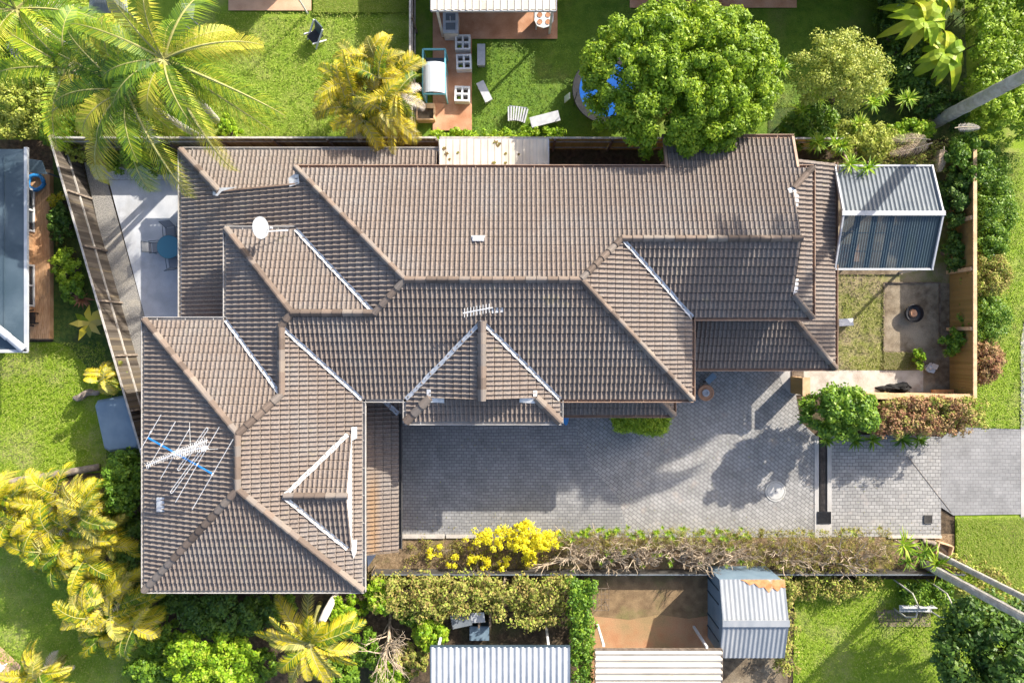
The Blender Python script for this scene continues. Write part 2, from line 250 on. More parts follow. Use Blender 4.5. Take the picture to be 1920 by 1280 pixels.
class MB:
    """collects shapes in world metres and links them as one mesh object"""
    def __init__(s): s.v = []; s.f = []; s.var = []; s.uv = None
    def face(s, pts, var=None):
        b = len(s.v); s.v.extend(tuple(p) for p in pts); s.f.append(tuple(range(b, b+len(pts)))); s.var.append(rnd.random() if var is None else var)
    def box(s, c, size, rz=0.0, tilt=None, var=None):
        R = Matrix.Rotation(rz, 3, 'Z')
        if tilt is not None: R = R @ tilt
        c = Vector(c); hx, hy, hz = size[0]/2, size[1]/2, size[2]/2; b = len(s.v)
        for x, y, z in ((-1,-1,-1),(1,-1,-1),(1,1,-1),(-1,1,-1),(-1,-1,1),(1,-1,1),(1,1,1),(-1,1,1)):
            s.v.append(tuple(c + R @ Vector((x*hx, y*hy, z*hz))))
        vv = rnd.random() if var is None else var
        for f in ((0,3,2,1),(4,5,6,7),(0,1,5,4),(1,2,6,5),(2,3,7,6),(3,0,4,7)): s.f.append(tuple(b+i for i in f)); s.var.append(vv)
        return s
    def bar(s, a, b, w, h=None, var=None):
        """square bar from a to b"""
        a, b = Vector(a), Vector(b); d = b-a; L = d.length
        if L < 1e-6: return s
        q = d.to_track_quat('X', 'Z').to_matrix(); s.box((a+b)/2, (L, w, h or w), 0, q, var); return s
    def tube(s, pts, radii, n=6, cap=True, var=None):
        pts = [Vector(p) for p in pts]
        if not hasattr(radii, '__len__'): radii = [radii]*len(pts)
        b = len(s.v); up = Vector((0, 0, 1)); vv = rnd.random() if var is None else var
        for i, p in enumerate(pts):
            d = (pts[min(i+1, len(pts)-1)] - pts[max(i-1, 0)]); d = d.normalized() if d.length > 1e-9 else up
            x = d.cross(up); x = x.normalized() if x.length > 1e-3 else Vector((1, 0, 0)); y = d.cross(x)
            for k in range(n):
                a = 2*math.pi*k/n; s.v.append(tuple(p + x*math.cos(a)*radii[i] + y*math.sin(a)*radii[i]))
        for i in range(len(pts)-1):
            for k in range(n): s.f.append((b+i*n+k, b+i*n+(k+1) % n, b+(i+1)*n+(k+1) % n, b+(i+1)*n+k)); s.var.append(vv)
        if cap:
            s.f.append(tuple(b+k for k in range(n))[::-1]); s.f.append(tuple(b+(len(pts)-1)*n+k for k in range(n))); s.var += [vv, vv]
        return s
    def lathe(s, c, prof, n=20, sx=1, sy=1, R=None):
        c = Vector(c); b = len(s.v)
        for r, z in prof:
            for k in range(n):
                a = 2*math.pi*k/n; p = Vector((r*math.cos(a)*sx, r*math.sin(a)*sy, z)); s.v.append(tuple(c + (R @ p if R else p)))
        for i in range(len(prof)-1):
            for k in range(n): s.f.append((b+i*n+k, b+i*n+(k+1) % n, b+(i+1)*n+(k+1) % n, b+(i+1)*n+k)); s.var.append(.5)
        s.f.append(tuple(b+k for k in range(n))[::-1]); s.f.append(tuple(b+(len(prof)-1)*n+k for k in range(n))); s.var += [.5, .5]
        return s
    def prism(s, poly, z0, z1):
        """poly: world xy; z0/z1 numbers or functions of xy"""
        f0 = z0 if callable(z0) else (lambda x, y: z0); f1 = z1 if callable(z1) else (lambda x, y: z1)
        ar = sum(poly[i][0]*poly[(i+1) % len(poly)][1]-poly[(i+1) % len(poly)][0]*poly[i][1] for i in range(len(poly)))
        if ar < 0: poly = poly[::-1]
        b = len(s.v); n = len(poly)
        for p in poly: s.v.append((p[0], p[1], f0(p[0], p[1])))
        for p in poly: s.v.append((p[0], p[1], f1(p[0], p[1])))
        s.f.append(tuple(b+i for i in range(n))[::-1]); s.f.append(tuple(b+n+i for i in range(n)))
        for i in range(n): s.f.append((b+i, b+(i+1) % n, b+n+(i+1) % n, b+n+i))
        s.var += [.5]*(n+2); return s
    def add(s, V, F, var):
        """arrays of vertices and equal-sized faces"""
        b = len(s.v); s.v.extend(map(tuple, V)); s.f.extend(map(tuple, F+b)); s.var.extend(var)
    def build(s, name, m, parent=None, at=None, smooth=False):
        off = origin(parent) if parent else (Vector(at) if at is not None else Vector((0, 0, 0)))
        V = np.array(s.v, dtype=np.float64).reshape(-1, 3) - np.array(off)
        me = bpy.data.meshes.new(name); me.from_pydata(V.tolist(), [], s.f); me.update()
        if s.var:
            a = me.attributes.new("var", 'FLOAT', 'FACE'); a.data.foreach_set("value", np.array(s.var, dtype=np.float32))
        if smooth: me.polygons.foreach_set("use_smooth", [True]*len(me.polygons))
        me.materials.append(m); o = bpy.data.objects.new(name, me); SC.collection.objects.link(o)
        if parent: o.parent = parent; ORIG[o.name] = off
        else: o.location = off; ORIG[o.name] = off
        return o
def sheet(name, pts, z, m, img=True, kind='structure', th=0.0):
    mb = MB(); q = [P(*p) if img else T(*p) for p in pts]
    ar = sum(q[i].x*q[(i+1) % len(q)].y-q[(i+1) % len(q)].x*q[i].y for i in range(len(q)))
    if ar < 0: q = q[::-1]
    mb.face([(p.x, p.y, z) for p in q]); o = mb.build(name, m); o['kind'] = kind; return o
def rect(x0, y0, x1, y1): return [(x0, y0), (x1, y0), (x1, y1), (x0, y1)]

# ------------------------------------------------------------------ plants
def leaves(mb, C, Nrm, size, asp=.55, jit=.35, v0=None):
    """a diamond leaf at every point of C, facing roughly along Nrm"""
    n = len(C); N = Nrm + rng.normal(0, jit, (n, 3)); N /= np.linalg.norm(N, axis=1, keepdims=True)+1e-9
    R = rng.normal(0, 1, (n, 3)); A = np.cross(N, R); A /= np.linalg.norm(A, axis=1, keepdims=True)+1e-9; B = np.cross(N, A)
    sz = (size*rng.uniform(.65, 1.35, n))[:, None]
    V = np.stack([C+A*sz*.5, C+B*sz*.5*asp, C-A*sz*.5, C-B*sz*.5*asp], 1).reshape(-1, 3)
    F = np.arange(4*n).reshape(n, 4); mb.add(V, F, (rng.uniform(0, 1, n) if v0 is None else np.clip(v0+rng.normal(0, .22, n), 0, 1)))
def clumpcloud(mb, centres, rad, per, size, up=.35, asp=.55, flat=.8):
    for c, r in zip(centres, rad):
        d = rng.normal(0, 1, (per, 3)); d /= np.linalg.norm(d, axis=1, keepdims=True)
        d[:, 2] = np.where(d[:, 2] < -.25, -d[:, 2], d[:, 2]); rr = rng.uniform(0, 1, (per, 1))**.4
        C = np.array(c) + d*rr*r*np.array([1, 1, flat]); N = d + np.array([0, 0, up]); leaves(mb, C, N, size, asp, .5, rng.uniform(.28, .72))
def limb(mb, a, b, r0, r1, bend=.12, n=6):
    a, b = Vector(a), Vector(b); L = (b-a).length; pts = []; k = 5
    o = Vector((U(-1, 1), U(-1, 1), U(-.2, .6)))*L*bend
    for i in range(k+1):
        t = i/k; pts.append(a.lerp(b, t)+o*math.sin(math.pi*t))
    mb.tube(pts, [r0+(r1-r0)*i/k for i in range(k+1)], n)
def tree(name, label, cat, px, py, zc, rad, clumps, per, size, leaf, bark='bark', group=None, cr=.2, trunk_r=.14, base=None, fill=.3, flat=.8, zmin=-.35, up=.35):
    c = P(px, py, zc); b = Vector((c.x, c.y, 0)) if base is None else P(*base)
    t = thing(name, b, label, cat, group); mb = MB(); cs = []; rs = []; mean = (rad[0]+rad[1])/2
    for i in range(clumps):
        while True:
            d = np.random.default_rng(rnd.randrange(1 << 30)).normal(0, 1, 3); d /= np.linalg.norm(d)
            if d[2] > zmin: break
        q = U(.3, .7) if rnd.random() < fill else U(.78, 1.04)
        cs.append((c.x+d[0]*rad[0]*q, c.y+d[1]*rad[1]*q, max(.12, c.z+d[2]*rad[2]*q))); rs.append(mean*cr*U(.7, 1.3))
    clumpcloud(mb, cs, rs, per, size, up, flat=flat); mb.build('crown', G[leaf], t)
    tb = MB(); top = Vector((c.x, c.y, max(.2, zc-.2*rad[2]))); limb(tb, b, top, trunk_r, trunk_r*.6, .05, 8)
    for i in rnd.sample(range(clumps), min(clumps, 9)): limb(tb, b.lerp(top, U(.45, 1)), cs[i], trunk_r*.45, trunk_r*.12)
    tb.build('trunk', M[bark], t); return t
def box_plant(name, label, cat, pts, z0, z1, n, size, leaf, group=None, rough=.12, per=24, cr=.22, up=.4):
    """clipped or rambling hedge filling the plan polygon pts (ground pixels)"""
    q = [T(*p) for p in pts]; cx = sum(p.x for p in q)/len(q); cy = sum(p.y for p in q)/len(q)
    t = thing(name, (cx, cy, 0), label, cat, group); mb = MB(); xs = [p.x for p in q]; ys = [p.y for p in q]; cs = []
    def inside(x, y):
        r = False
        for i in range(len(q)):
            a, b = q[i], q[i-1]
            if (a.y > y) != (b.y > y) and x < (b.x-a.x)*(y-a.y)/(b.y-a.y)+a.x: r = not r
        return r
    while len(cs) < n:
        x, y = U(min(xs), max(xs)), U(min(ys), max(ys))
        if inside(x, y): cs.append((x, y, (z1+U(-rough, rough)) if rnd.random() < .6 else U(z0, z1)))
    clumpcloud(mb, cs, [cr*U(.7, 1.35) for _ in cs], per, size, up); mb.build('foliage', G[leaf], t)
    sb = MB()
    for c in rnd.sample(cs, min(len(cs), 16)): limb(sb, (c[0]+U(-.2, .2), c[1]+U(-.2, .2), 0), (c[0], c[1], c[2]), .03, .012, .1, 5)
    sb.build('stem', M['bark'], t); return t
def frond(mb, rb, p, az, el, L, droop, m=30, lw=.6, ll=.75, wid=.055, vee=.25, v=None, twist=0.0, sag=.35):
    """a feather frond: arching rachis (into rb) and two combs of leaflets (into mb)"""
    k = 12; pts = [Vector(p)]; a = el; tw = U(-.25, .25)
    for i in range(k):
        t = (i+1)/k; ang = el-droop*t**1.25; aa = az+tw*t
        pts.append(pts[-1]+Vector((math.cos(aa)*math.cos(ang), math.sin(aa)*math.cos(ang), math.sin(ang)))*(L/k))
    rb.tube(pts, [.045*(1-.85*i/k)*max(.6, L/3) for i in range(k+1)], 5)
    base = rnd.random() if v is None else v
    twist = twist+U(-.65, .65)
    for j in range(m):
        t = .10+.90*(j+.5)/m; f = t*k; i = min(int(f), k-1); q = pts[i].lerp(pts[i+1], f-i); d = (pts[i+1]-pts[i]).normalized()
        side = d.cross(Vector((0, 0, 1))); side = side.normalized() if side.length > 1e-3 else Vector((1, 0, 0)); nup = side.cross(d)
        ln = ll*(math.sin(math.pi*min(1, (t*.88+.12)))**.55)*U(.88, 1.08)
        for s in (-1, 1):
            fw = .35+.75*t+U(-.08, .08); dr = (side*s*math.cos(twist)+nup*(vee+s*math.sin(twist))+d*fw).normalized()
            w = wid*U(.8, 1.2); wv = d*w
            mid = q+dr*ln*.55+Vector((0, 0, -sag*.12*ln)); tip = q+dr*ln+Vector((0, 0, -sag*ln*U(.8, 1.4)))
            vv = min(1, max(0, base+U(-.3, .3)+.25*(t-.5))); b = len(mb.v)
            mb.v += [tuple(q-wv*.5), tuple(q+wv*.5), tuple(mid+wv*.55), tuple(mid-wv*.55), tuple(tip)]
            mb.f += [(b, b+1, b+2, b+3), (b+3, b+2, b+4)]; mb.var += [vv, vv]
def palm(name, label, base, crown, n, L, leaf, el=(.1, 1.0), droop=(1.1, 1.7), m=34, ll=.8, wid=.07, group=None, trunk='palm_bark', r=.13, az0=None, extra=(), dead=0, sag=.35):
    b = P(*base); c = P(*crown); t = thing(name, b, label, 'palm tree', group)
    tb = MB(); k = 14; ctrl = b.lerp(c, .55); ctrl.z += 0
    pts = [b.lerp(c, i/k) for i in range(k+1)]
    tb.tube(pts, [r*(1.25-.4*i/k)*(1.0+.05*(i % 2)) for i in range(k+1)], 10); tb.build('trunk', M[trunk], t)
    mb, rb = MB(), MB(); a0 = U(0, 6.28) if az0 is None else az0
    for i in range(n):
        e = el[0]+(el[1]-el[0])*((i*.618) % 1); frond(mb, rb, c, a0+i*2.39996+U(-.3, .3), e, L*U(.72, 1.12), U(*droop), m, ll=ll, wid=wid, sag=sag)
    for (az, e, LL, dp) in extra: frond(mb, rb, c, math.radians(az), e, LL, dp, m, ll=ll, wid=wid, sag=sag)
    cr = mb.build('crown', G[leaf], t); rb.build('frond_stalks', M['cane'], cr)
    if dead:
        db, dr = MB(), MB()
        for i in range(dead): frond(db, dr, c-Vector((0, 0, .3)), U(0, 6.28), U(-.6, -.1), L*.7, .9, 20, ll=.5, wid=.05)
        o = db.build('dead_fronds', G['grey_dead'], t); dr.build('dead_stalks', M['bare_twig'], o)
    return t
def clump_palm(name, label, px, py, zc, spread, n, L, leaf='yellow_palm', group=None, stems=7, base=None, dead=3, ll=.42, m=24, hz=.8, el=(.2, 1.25), droop=(1.2, 2.0)):
    """golden cane palm: many thin stems, each with a plume of arching fronds"""
    c = P(px, py, zc); b = Vector((c.x, c.y, 0)) if base is None else P(*base)
    t = thing(name, b, label, 'palm clump', group); mb, rb, sb, db, dr = MB(), MB(), MB(), MB(), MB()
    heads = []
    for i in range(stems):
        a = i*2.4+U(-.3, .3); rr = spread*math.sqrt((i+.3)/stems)
        h = Vector((c.x+math.cos(a)*rr, c.y+math.sin(a)*rr, zc+U(-hz, hz)*.7)); heads.append(h)
        g = Vector((b.x+math.cos(a)*rr*.35, b.y+math.sin(a)*rr*.35, 0)); limb(sb, g, h, .05, .035, .06, 6)
    for i in range(n):
        h = heads[i % stems]; out = math.atan2(h.y-c.y, h.x-c.x)
        frond(mb, rb, h, out+U(-2.4, 2.4), U(*el), L*U(.6, 1.2), U(*droop), int(m*1.35), ll=ll*U(.8, 1.15), wid=.034, vee=U(.15, .7), sag=U(.3, 1.0))
    for i in range(dead):
        h = rnd.choice(heads); frond(db, dr, h-Vector((0, 0, .2)), U(0, 6.28), U(-.3, .3), L*.9, 1.1, 18, ll=.35, wid=.04)
    cr = mb.build('crown', G[leaf], t); rb.build('frond_stalks', M['cane'], cr); sb.build('stems', M['cane'], t)
    if dead: o = db.build('dead_fronds', G['grey_dead'], t); dr.build('dead_stalks', M['bare_twig'], o)
    return t
def rosette(mb, c, n, L, w, el=(.1, 1.2), droop=.5, v=None):
    c = Vector(c)
    for i in range(n):
        a = i*2.39996+U(-.2, .2); e = U(*el); l = L*U(.75, 1.1); d1 = Vector((math.cos(a)*math.cos(e), math.sin(a)*math.cos(e), math.sin(e)))
        e2 = e-droop*U(.7, 1.3); d2 = Vector((math.cos(a)*math.cos(e2), math.sin(a)*math.cos(e2), math.sin(e2)))
        s = Vector((-math.sin(a), math.cos(a), 0))*w*.5; m1 = c+d1*l*.5; tip = m1+d2*l*.5; b = len(mb.v); vv = rnd.random() if v is None else min(1, max(0, v+U(-.2, .2)))
        mb.v += [tuple(c-s*.5), tuple(c+s*.5), tuple(m1+s), tuple(m1-s), tuple(tip)]; mb.f += [(b, b+1, b+2, b+3), (b+3, b+2, b+4)]; mb.var += [vv, vv]
def rosette_plant(name, label, cat, px, py, z, n, L, w, leaf, group=None, heads=1, spread=.0, el=(.1, 1.2), droop=.5, stem=True, lean=None):
    c = P(px, py, z); b = Vector((c.x, c.y, 0)) if lean is None else P(*lean); t = thing(name, b, label, cat, group); mb, sb = MB(), MB()
    for h in range(heads):
        q = c+Vector((U(-spread, spread), U(-spread, spread), U(-.2, .2)*spread)); rosette(mb, q, n, L, w, el, droop); limb(sb, b+(q-c)*.4*Vector((1, 1, 0)).length if False else b, q, .05, .035, .08, 6)
    mb.build('leaf_rosette', G[leaf], t)
    if stem and z > .25: sb.build('stem', M['bare_twig'], t)
    return t
YMIN = [None]
def twigs(mb, p, d, L, r, depth, spread=.75, up=.1):
    """crooked branch that forks"""
    pts = [Vector(p)]; d = Vector(d).normalized(); k = 4
    for i in range(k):
        d = (d+Vector((U(-1, 1), U(-1, 1), U(-.6, .8)))*.28).normalized(); pts.append(pts[-1]+d*L/k)
        if pts[-1].z < .03: pts[-1].z = .03
        if YMIN[0] is not None and pts[-1].y < YMIN[0]: pts[-1].y = YMIN[0]+U(0, .06); d.y = abs(d.y)
    mb.tube(pts, [r*(1-.5*i/k) for i in range(k+1)], 5)
    if depth > 0:
        for i in range(rnd.choice((2, 3, 3))):
            q = pts[rnd.choice((2, 3, 4))]; nd = (d+Vector((U(-1, 1), U(-1, 1), U(-.5, .7)+up))*spread).normalized(); twigs(mb, q, nd, L*U(.55, .85), r*.6, depth-1, spread, up)
    return pts

# ================================================================== THE SETTING: ground sheets
ZS = [0.0]
def nz():
    ZS[0] += .004; return ZS[0]
g = MB(); g.face([(-120, -90, 0), (120, -90, 0), (120, 90, 0), (-120, 90, 0)]); g.build('ground', M['soil'])['kind'] = 'structure'
sheet('lawn', rect(-500, -420, 800, 262), nz(), M['lawn'])
sheet('lawn', rect(772, -420, 1700, 262), nz(), M['lawn_shaded'])
sheet('lawn', [(-420, 646), (196, 640), (266, 860), (200, 885), (-420, 915)], nz(), M['lawn_bright'])
sheet('lawn', [(-420, 1010), (120, 990), (300, 1180), (420, 1240), (420, 1700), (-420, 1700)], nz(), M['lawn'])
sheet('lawn', [(1490, 1085), (1790, 1085), (1830, 1120), (1900, 1700), (1480, 1700)], nz(), M['lawn_bright'])
sheet('lawn', [(1790, -300), (2400, -300), (2400, 1700), (1790, 1700)], nz(), M['lawn_bright'])
sheet('ground_cover', [(100, 280), (130, 262), (278, 860), (200, 885), (200, 730), (130, 650), (100, 640)], nz(), M['cover'])
sheet('garden_bed', [(1655, -300), (1800, -300), (1815, 262), (1440, 262), (1440, 205), (1640, 190)], nz(), M['cover'])
sheet('courtyard_lawn', rect(1500, 300, 1782, 700), nz(), M['lawn_dry'])
sheet('courtyard_soil', [(1656, 531), (1760, 531), (1782, 531), (1782, 738), (1728, 738), (1728, 660), (1656, 660)], nz(), M['dirt_dark'])
sheet('courtyard_path', rect(1484, 694, 1730, 740), nz(), M['path_sand'])
sheet('planting_bed', rect(690, 1000, 1788, 1071), nz(), M['mulch'])
sheet('driveway', [(700, 660), (1100, 660), (1085, 800), (1110, 870), (1165, 935), (1185, 1006), (700, 1006)], nz(), M['paving'])
sheet('driveway', [(1092, 595), (1490, 595), (1490, 730), (1500, 790), (1531, 818), (1531, 1006), (1180, 1006), (1160, 935), (1105, 870), (1080, 800)], nz(), M['paving_diag'])
sheet('driveway', [(1553, 812), (1763, 818), (1763, 1004), (1553, 1006)], nz(), M['paving_right'])
sheet('driveway_crossover', [(1786, 800), (1912, 804), (1912, 963), (1786, 965), (1763, 950), (1763, 822)], nz(), M['paving_out'])
sheet('driveway_fan', [(1456, 640), (1482, 640), (1486, 740), (1479, 738), (1466, 720), (1459, 700)], nz(), M['footpath'])
sheet('footpath', [(1926, 560), (1912, 640), (1912, 968), (1926, 990), (1990, 990), (1990, 560)], nz(), M['footpath'])
sheet('yard_dirt', [(1105, 1070), (1345, 1070), (1345, 1500), (1090, 1500)], nz(), M['dirt'])
sheet('worn_ground', [(1100, 1068), (1345, 1068), (1345, 1150), (1290, 1158), (1235, 1150), (1180, 1160), (1100, 1152)], nz(), M['dirt_grassy'])
sheet('yard_soil', [(690, 1072), (1105, 1072), (1105, 1500), (690, 1500)], nz(), M['soil'])
sheet('gravel_strip', [(160, 306), (345, 306), (345, 345), (204, 345), (276, 605), (276, 760), (262, 760)], nz(), M['gravel'])
sheet('pebble_bed', [(168, 300), (345, 300), (345, 338), (180, 338)], nz(), M['pebble'])
sheet('patio', [(206, 339), (400, 339), (400, 603), (276, 603)], nz(), M['concrete'])
sheet('garden_soil', [(118, 272), (392, 272), (392, 312), (300, 300), (250, 318), (170, 308)], nz(), M['dirt_dark'])
sheet('terrace', [(812, -60), (1045, -60), (1045, 75), (885, 75), (885, 246), (812, 246)], nz(), M['terracotta'])
sheet('terrace', rect(430, -60, 585, 22), nz(), M['pink_tile'])
sheet('terrace', rect(1180, -60, 1492, 17), nz(), M['terracotta'])
sheet('terrace', [(-80, 1190), (0, 1205), (42, 1245), (20, 1400), (-80, 1400)], nz(), M['pink_tile'])
sheet('shade_yard', rect(1345, 1225, 1475, 1500), nz(), M['dirt_dark'])

# ================================================================== THE HOUSE
TAN = .37; E = 4.4
class Pl:
    def __init__(s, e, d, z0, tan=TAN): s.e = e; s.d = d; s.z0 = z0; s.t = tan
    def z(s, x, y): return s.z0+s.t*S*((s.e[0]-x)*s.d[0]+(s.e[1]-y)*s.d[1])
    def p(s, x, y, dz=0.0): return T(x, y, s.z(x, y)+dz)
def tile_plane(mb, pl, polys, roll=.185, gauge=.33):
    """interlocking tiles: half-round rolls down the slope, a raised front edge on each course"""
    dn = Vector((pl.d[0], -pl.d[1])); up = -dn; al = Vector((-up.y, up.x)); eo = T(*pl.e).to_2d()
    prof = ((0, 1), (.12, .80), (.23, .10), (.32, -.22), (.52, -.06), (.76, .06), (.88, .80))
    for poly in polys:
        q = [T(*p).to_2d()-eo for p in poly]; uv = [(p.dot(al), p.dot(up)) for p in q]
        ar = sum(uv[i][0]*uv[(i+1) % len(uv)][1]-uv[(i+1) % len(uv)][0]*uv[i][1] for i in range(len(uv)))
        if ar < 0: uv = uv[::-1]
        u0, u1 = min(p[0] for p in uv), max(p[0] for p in uv); v0, v1 = min(p[1] for p in uv), max(p[1] for p in uv)
        us = []; i = math.floor(u0/roll)-1
        while i*roll < u1+roll:
            us += [((i+f)*roll, h) for f, h in prof]; i += 1
        bm = bmesh.new(); rows = []; j = math.floor(v0/gauge)
        while j*gauge < v1:
            rows += [(j*gauge, .052), ((j+1)*gauge-.035, 0.004), ((j+1)*gauge-.002, -.035)]; j += 1
        prev = None
        for v, hb in rows:
            cur = [bm.verts.new((u, v, hb+.062*h)) for u, h in us]
            if prev:
                for k in range(len(cur)-1): bm.faces.new((prev[k], prev[k+1], cur[k+1], cur[k]))
            prev = cur
        for i in range(len(uv)):
            a, b = uv[i], uv[(i+1) % len(uv)]; nrm = Vector((b[1]-a[1], a[0]-b[0], 0))
            if nrm.length < 1e-6: continue
            bmesh.ops.bisect_plane(bm, geom=bm.verts[:]+bm.edges[:]+bm.faces[:], dist=1e-5, plane_co=(a[0], a[1], 0), plane_no=nrm.normalized(), clear_outer=True)
        bm.verts.index_update(); base = len(mb.v)
        for vtx in bm.verts:
            u, v, h = vtx.co; w = eo+al*u+up*v; mb.v.append((w.x, w.y, pl.z0+pl.t*v+h))
        for f in bm.faces:
            c = f.calc_center_median(); key = (math.floor((c.x)/(roll*2)+.25), math.floor(c.y/gauge), round(pl.e[0]), round(pl.e[1]))
            mb.f.append(tuple(base+v.index for v in f.verts)); mb.var.append(random.Random(hash(key)).random())
        bm.free()
def cap_line(mb, a, b, w=.36, h=.14, seg=.42):
    a, b = Vector(a), Vector(b); d = b-a; L = d.length; n = max(1, round(L/seg)); d.normalize(); s = d.cross(Vector((0, 0, 1))).normalized(); up = s.cross(d)
    for i in range(n):
        p0 = a+d*(L*i/n); p1 = a+d*(L*(i+1)/n+.03); vv = rnd.random(); base = len(mb.v); g2 = 1.0
        for p, q, g in ((p0, .012, 1.13), (p1, .0, .93)):
            for x, z in ((-.5, -.1), (-.38, .5), (-.10, .98), (.10, .98), (.38, .5), (.5, -.1)):
                mb.v.append(tuple(p+s*(x*w*g)+up*(z*h*g+.045+q)))
        for k in range(5): mb.f.append((base+k, base+k+1, base+6+k+1, base+6+k)); mb.var.append(vv)
        mb.f.append(tuple(base+k for k in range(6))[::-1]); mb.f.append(tuple(base+6+k for k in range(6))); mb.var += [vv*.5, vv*.5]
def valley_line(mb, a, b, w=.2, lift=.10, rough=.18):
    a, b = Vector(a), Vector(b); d = b-a; L = d.length; n = max(2, int(L/.12)); d.normalize(); s = d.cross(Vector((0, 0, 1))).normalized(); prev = None
    for i in range(n+1):
        p = a+d*(L*i/n); l, r = w*.5*(1+U(-rough, rough)), w*.5*(1+U(-rough, rough)); z = Vector((0, 0, lift))
        cur = [p-s*l+z*1.25, p+z*.7, p+s*r+z*1.25]
        if prev:
            mb.face([prev[0], prev[1], cur[1], cur[0]], .5); mb.face([prev[1], prev[2], cur[2], cur[1]], .5)
        prev = cur
def gutter(mb, a, b, side, w=.12, br=None):
    """open channel from a to b; side = outward unit vector"""
    a, b, o = Vector(a), Vector(b), Vector(side); d = (b-a).normalized(); lo = Vector((0, 0, -.10))
    mb.bar(a+o*w+lo*.35, b+o*w+lo*.35, .028, .13); mb.bar(a+o*w*.5+lo, b+o*w*.5+lo, w, .02); mb.bar(a-o*.02+lo*.6, b-o*.02+lo*.6, .03, .14)
    n = max(1, int((b-a).length/1.1))
    for i in range(n): p = a.lerp(b, (i+.5)/n); mb.bar(p-o*.01, p+o*(w+.01), .03, .015)
house = thing('duplex_house', T(900, 640), 'brown tiled duplex house with hipped and gabled roofs along the paved driveway', 'house')

PN = Pl((800, 360), (0, -1), E); PS = Pl((800, 733), (0, 1), E); PE = Pl((1250.7, 660), (1, 0), E); PS3 = Pl((1300, 601.2), (0, 1), E)
PSK = Pl((1444.7, 500), (1, 0), E); PW1 = Pl((611, 400), (-1, 0), E); PNS = Pl((550, 459), (0, -1), E); PW2 = Pl((498.6, 500), (-1, 0), E, .4176)
PEW = Pl((718.5, 900), (1, 0), E); PWW = Pl((366.6, 900), (-1, 0), E); PNW = Pl((450, 605.5), (0, -1), E); PSW = Pl((540, 1041), (0, 1), E)
PGW = Pl((789, 700), (-1, 0), E); PGE = Pl((1037.6, 700), (1, 0), E); PGS = Pl((900, 769.4), (0, 1), E)
PLN = Pl((600, 308), (0, -1), 2.32); PLE = Pl((1518.7, 500), (1, 0), 2.45); PLS = Pl((1400, 686), (0, 1), 2.45)
PBS = Pl((1100, 766.5), (0, 1), 2.45); PBE = Pl((1239, 740), (1, 0), 2.45); PGA = Pl((764, 850), (1, 0), 2.4); PGB = Pl((780, 765), (0, 1), 2.4)
PVN = Pl((650, 789), (0, -1), 4.6); PVS = Pl((650, 971), (0, 1), 4.6)
def roof(name, items):
    mb = MB()
    for pl, polys in items: tile_plane(mb, pl, polys)
    return mb.build(name, M['tile_stain' if name == 'garage_roof' else 'tile'], house)
r_main = roof('main_roof', [
    (PN, [[(611, 360), (1130, 360), (1130, 480.6), (1064, 546.5), (797.5, 546.5)], [(1130, 360), (1409, 360), (1409, 480.6), (1130, 480.6)], [(1409, 360), (1444.7, 360), (1409, 396)], [(1210, 304.5), (1421.5, 304.5), (1421.5, 360), (1210, 360)]]),
    (PS, [[(748, 596), (797.5, 546.5), (1064, 546.5), (1250.7, 733), (748, 733)], [(601.9, 616.4), (620, 596), (748, 596), (748, 733), (718.5, 733)]]),
    (PE, [[(1064, 546.5), (1130, 480.6), (1250.7, 601.2), (1250.7, 733)]]),
    (PS3, [[(1130, 480.6), (1409, 480.6), (1409, 601.2), (1250.7, 601.2)], [(1409, 565.5), (1444.7, 601.2), (1409, 601.2)]]),
    (PSK, [[(1444.7, 360), (1444.7, 601.2), (1409, 565.5), (1409, 396)]])])
r_west = roof('cat_slide_roof', [(PW1, [[(385, 308), (463, 386), (463, 605), (385, 605)], [(463, 386), (611, 386), (611, 470), (463, 470)], [(463, 470), (520, 470), (520, 605), (463, 605)], [(611, 360), (797.5, 546.5), (748, 596), (611, 459)]]),
    (PLN, [[(385, 308), (830, 308), (830, 386), (463, 386)]])])
r_wing = roof('wing_roof', [
    (PNS, [[(498.6, 459), (611, 459), (748, 596), (620, 596)]]), (PW2, [[(498.6, 459), (601.9, 575.6), (601.9, 722), (498.6, 605.5)], [(601.9, 575.6), (620, 596), (601.9, 616.4)]]),
    (PNW, [[(366.6, 605.5), (498.6, 605.5), (601.9, 722), (542.5, 781)]]),
    (PEW, [[(542.5, 781), (601.9, 722), (601.9, 924.4), (542.5, 865)], [(601.9, 616.4), (718.5, 733), (718.5, 1041), (601.9, 924.4)]]),
    (PWW, [[(366.6, 605.5), (542.5, 781), (542.5, 865), (366.6, 1041)]]), (PSW, [[(366.6, 1041), (542.5, 865), (718.5, 1041)]])])
r_gable = roof('entrance_gable_roof', [
    (PGW, [[(789, 733), (829, 693), (829, 729.4), (789, 769.4)], [(829, 693), (913.4, 608.7), (913.4, 729.4), (829, 729.4)]]),
    (PGE, [[(1037.6, 733), (998, 693.3), (998, 729.4), (1037.6, 769.4)], [(998, 693.3), (913.4, 608.7), (913.4, 729.4), (998, 729.4)]]),
    (PGS, [[(789, 769.4), (829, 729.4), (998, 729.4), (1037.6, 769.4)]])])
r_vent = roof('gablet_roof', [(PVN, [[(606, 880), (697, 789), (703, 789), (703, 880)]]), (PVS, [[(606, 880), (703, 880), (703, 971), (697, 971)]])])
r_porch = roof('porch_roof', [(PLE, [[(1518.7, 332), (1518.7, 686), (1425, 592.3), (1425, 332)]]), (PLS, [[(1225, 686), (1518.7, 686), (1425, 592.3), (1225, 592.3)]])])
r_low = roof('lean_to_roof', [(PBS, [[(1020, 766.5), (1239, 766.5), (1190, 717.5), (1020, 717.5)]]), (PBE, [[(1239, 766.5), (1239, 700), (1190, 700), (1190, 717.5)]])])
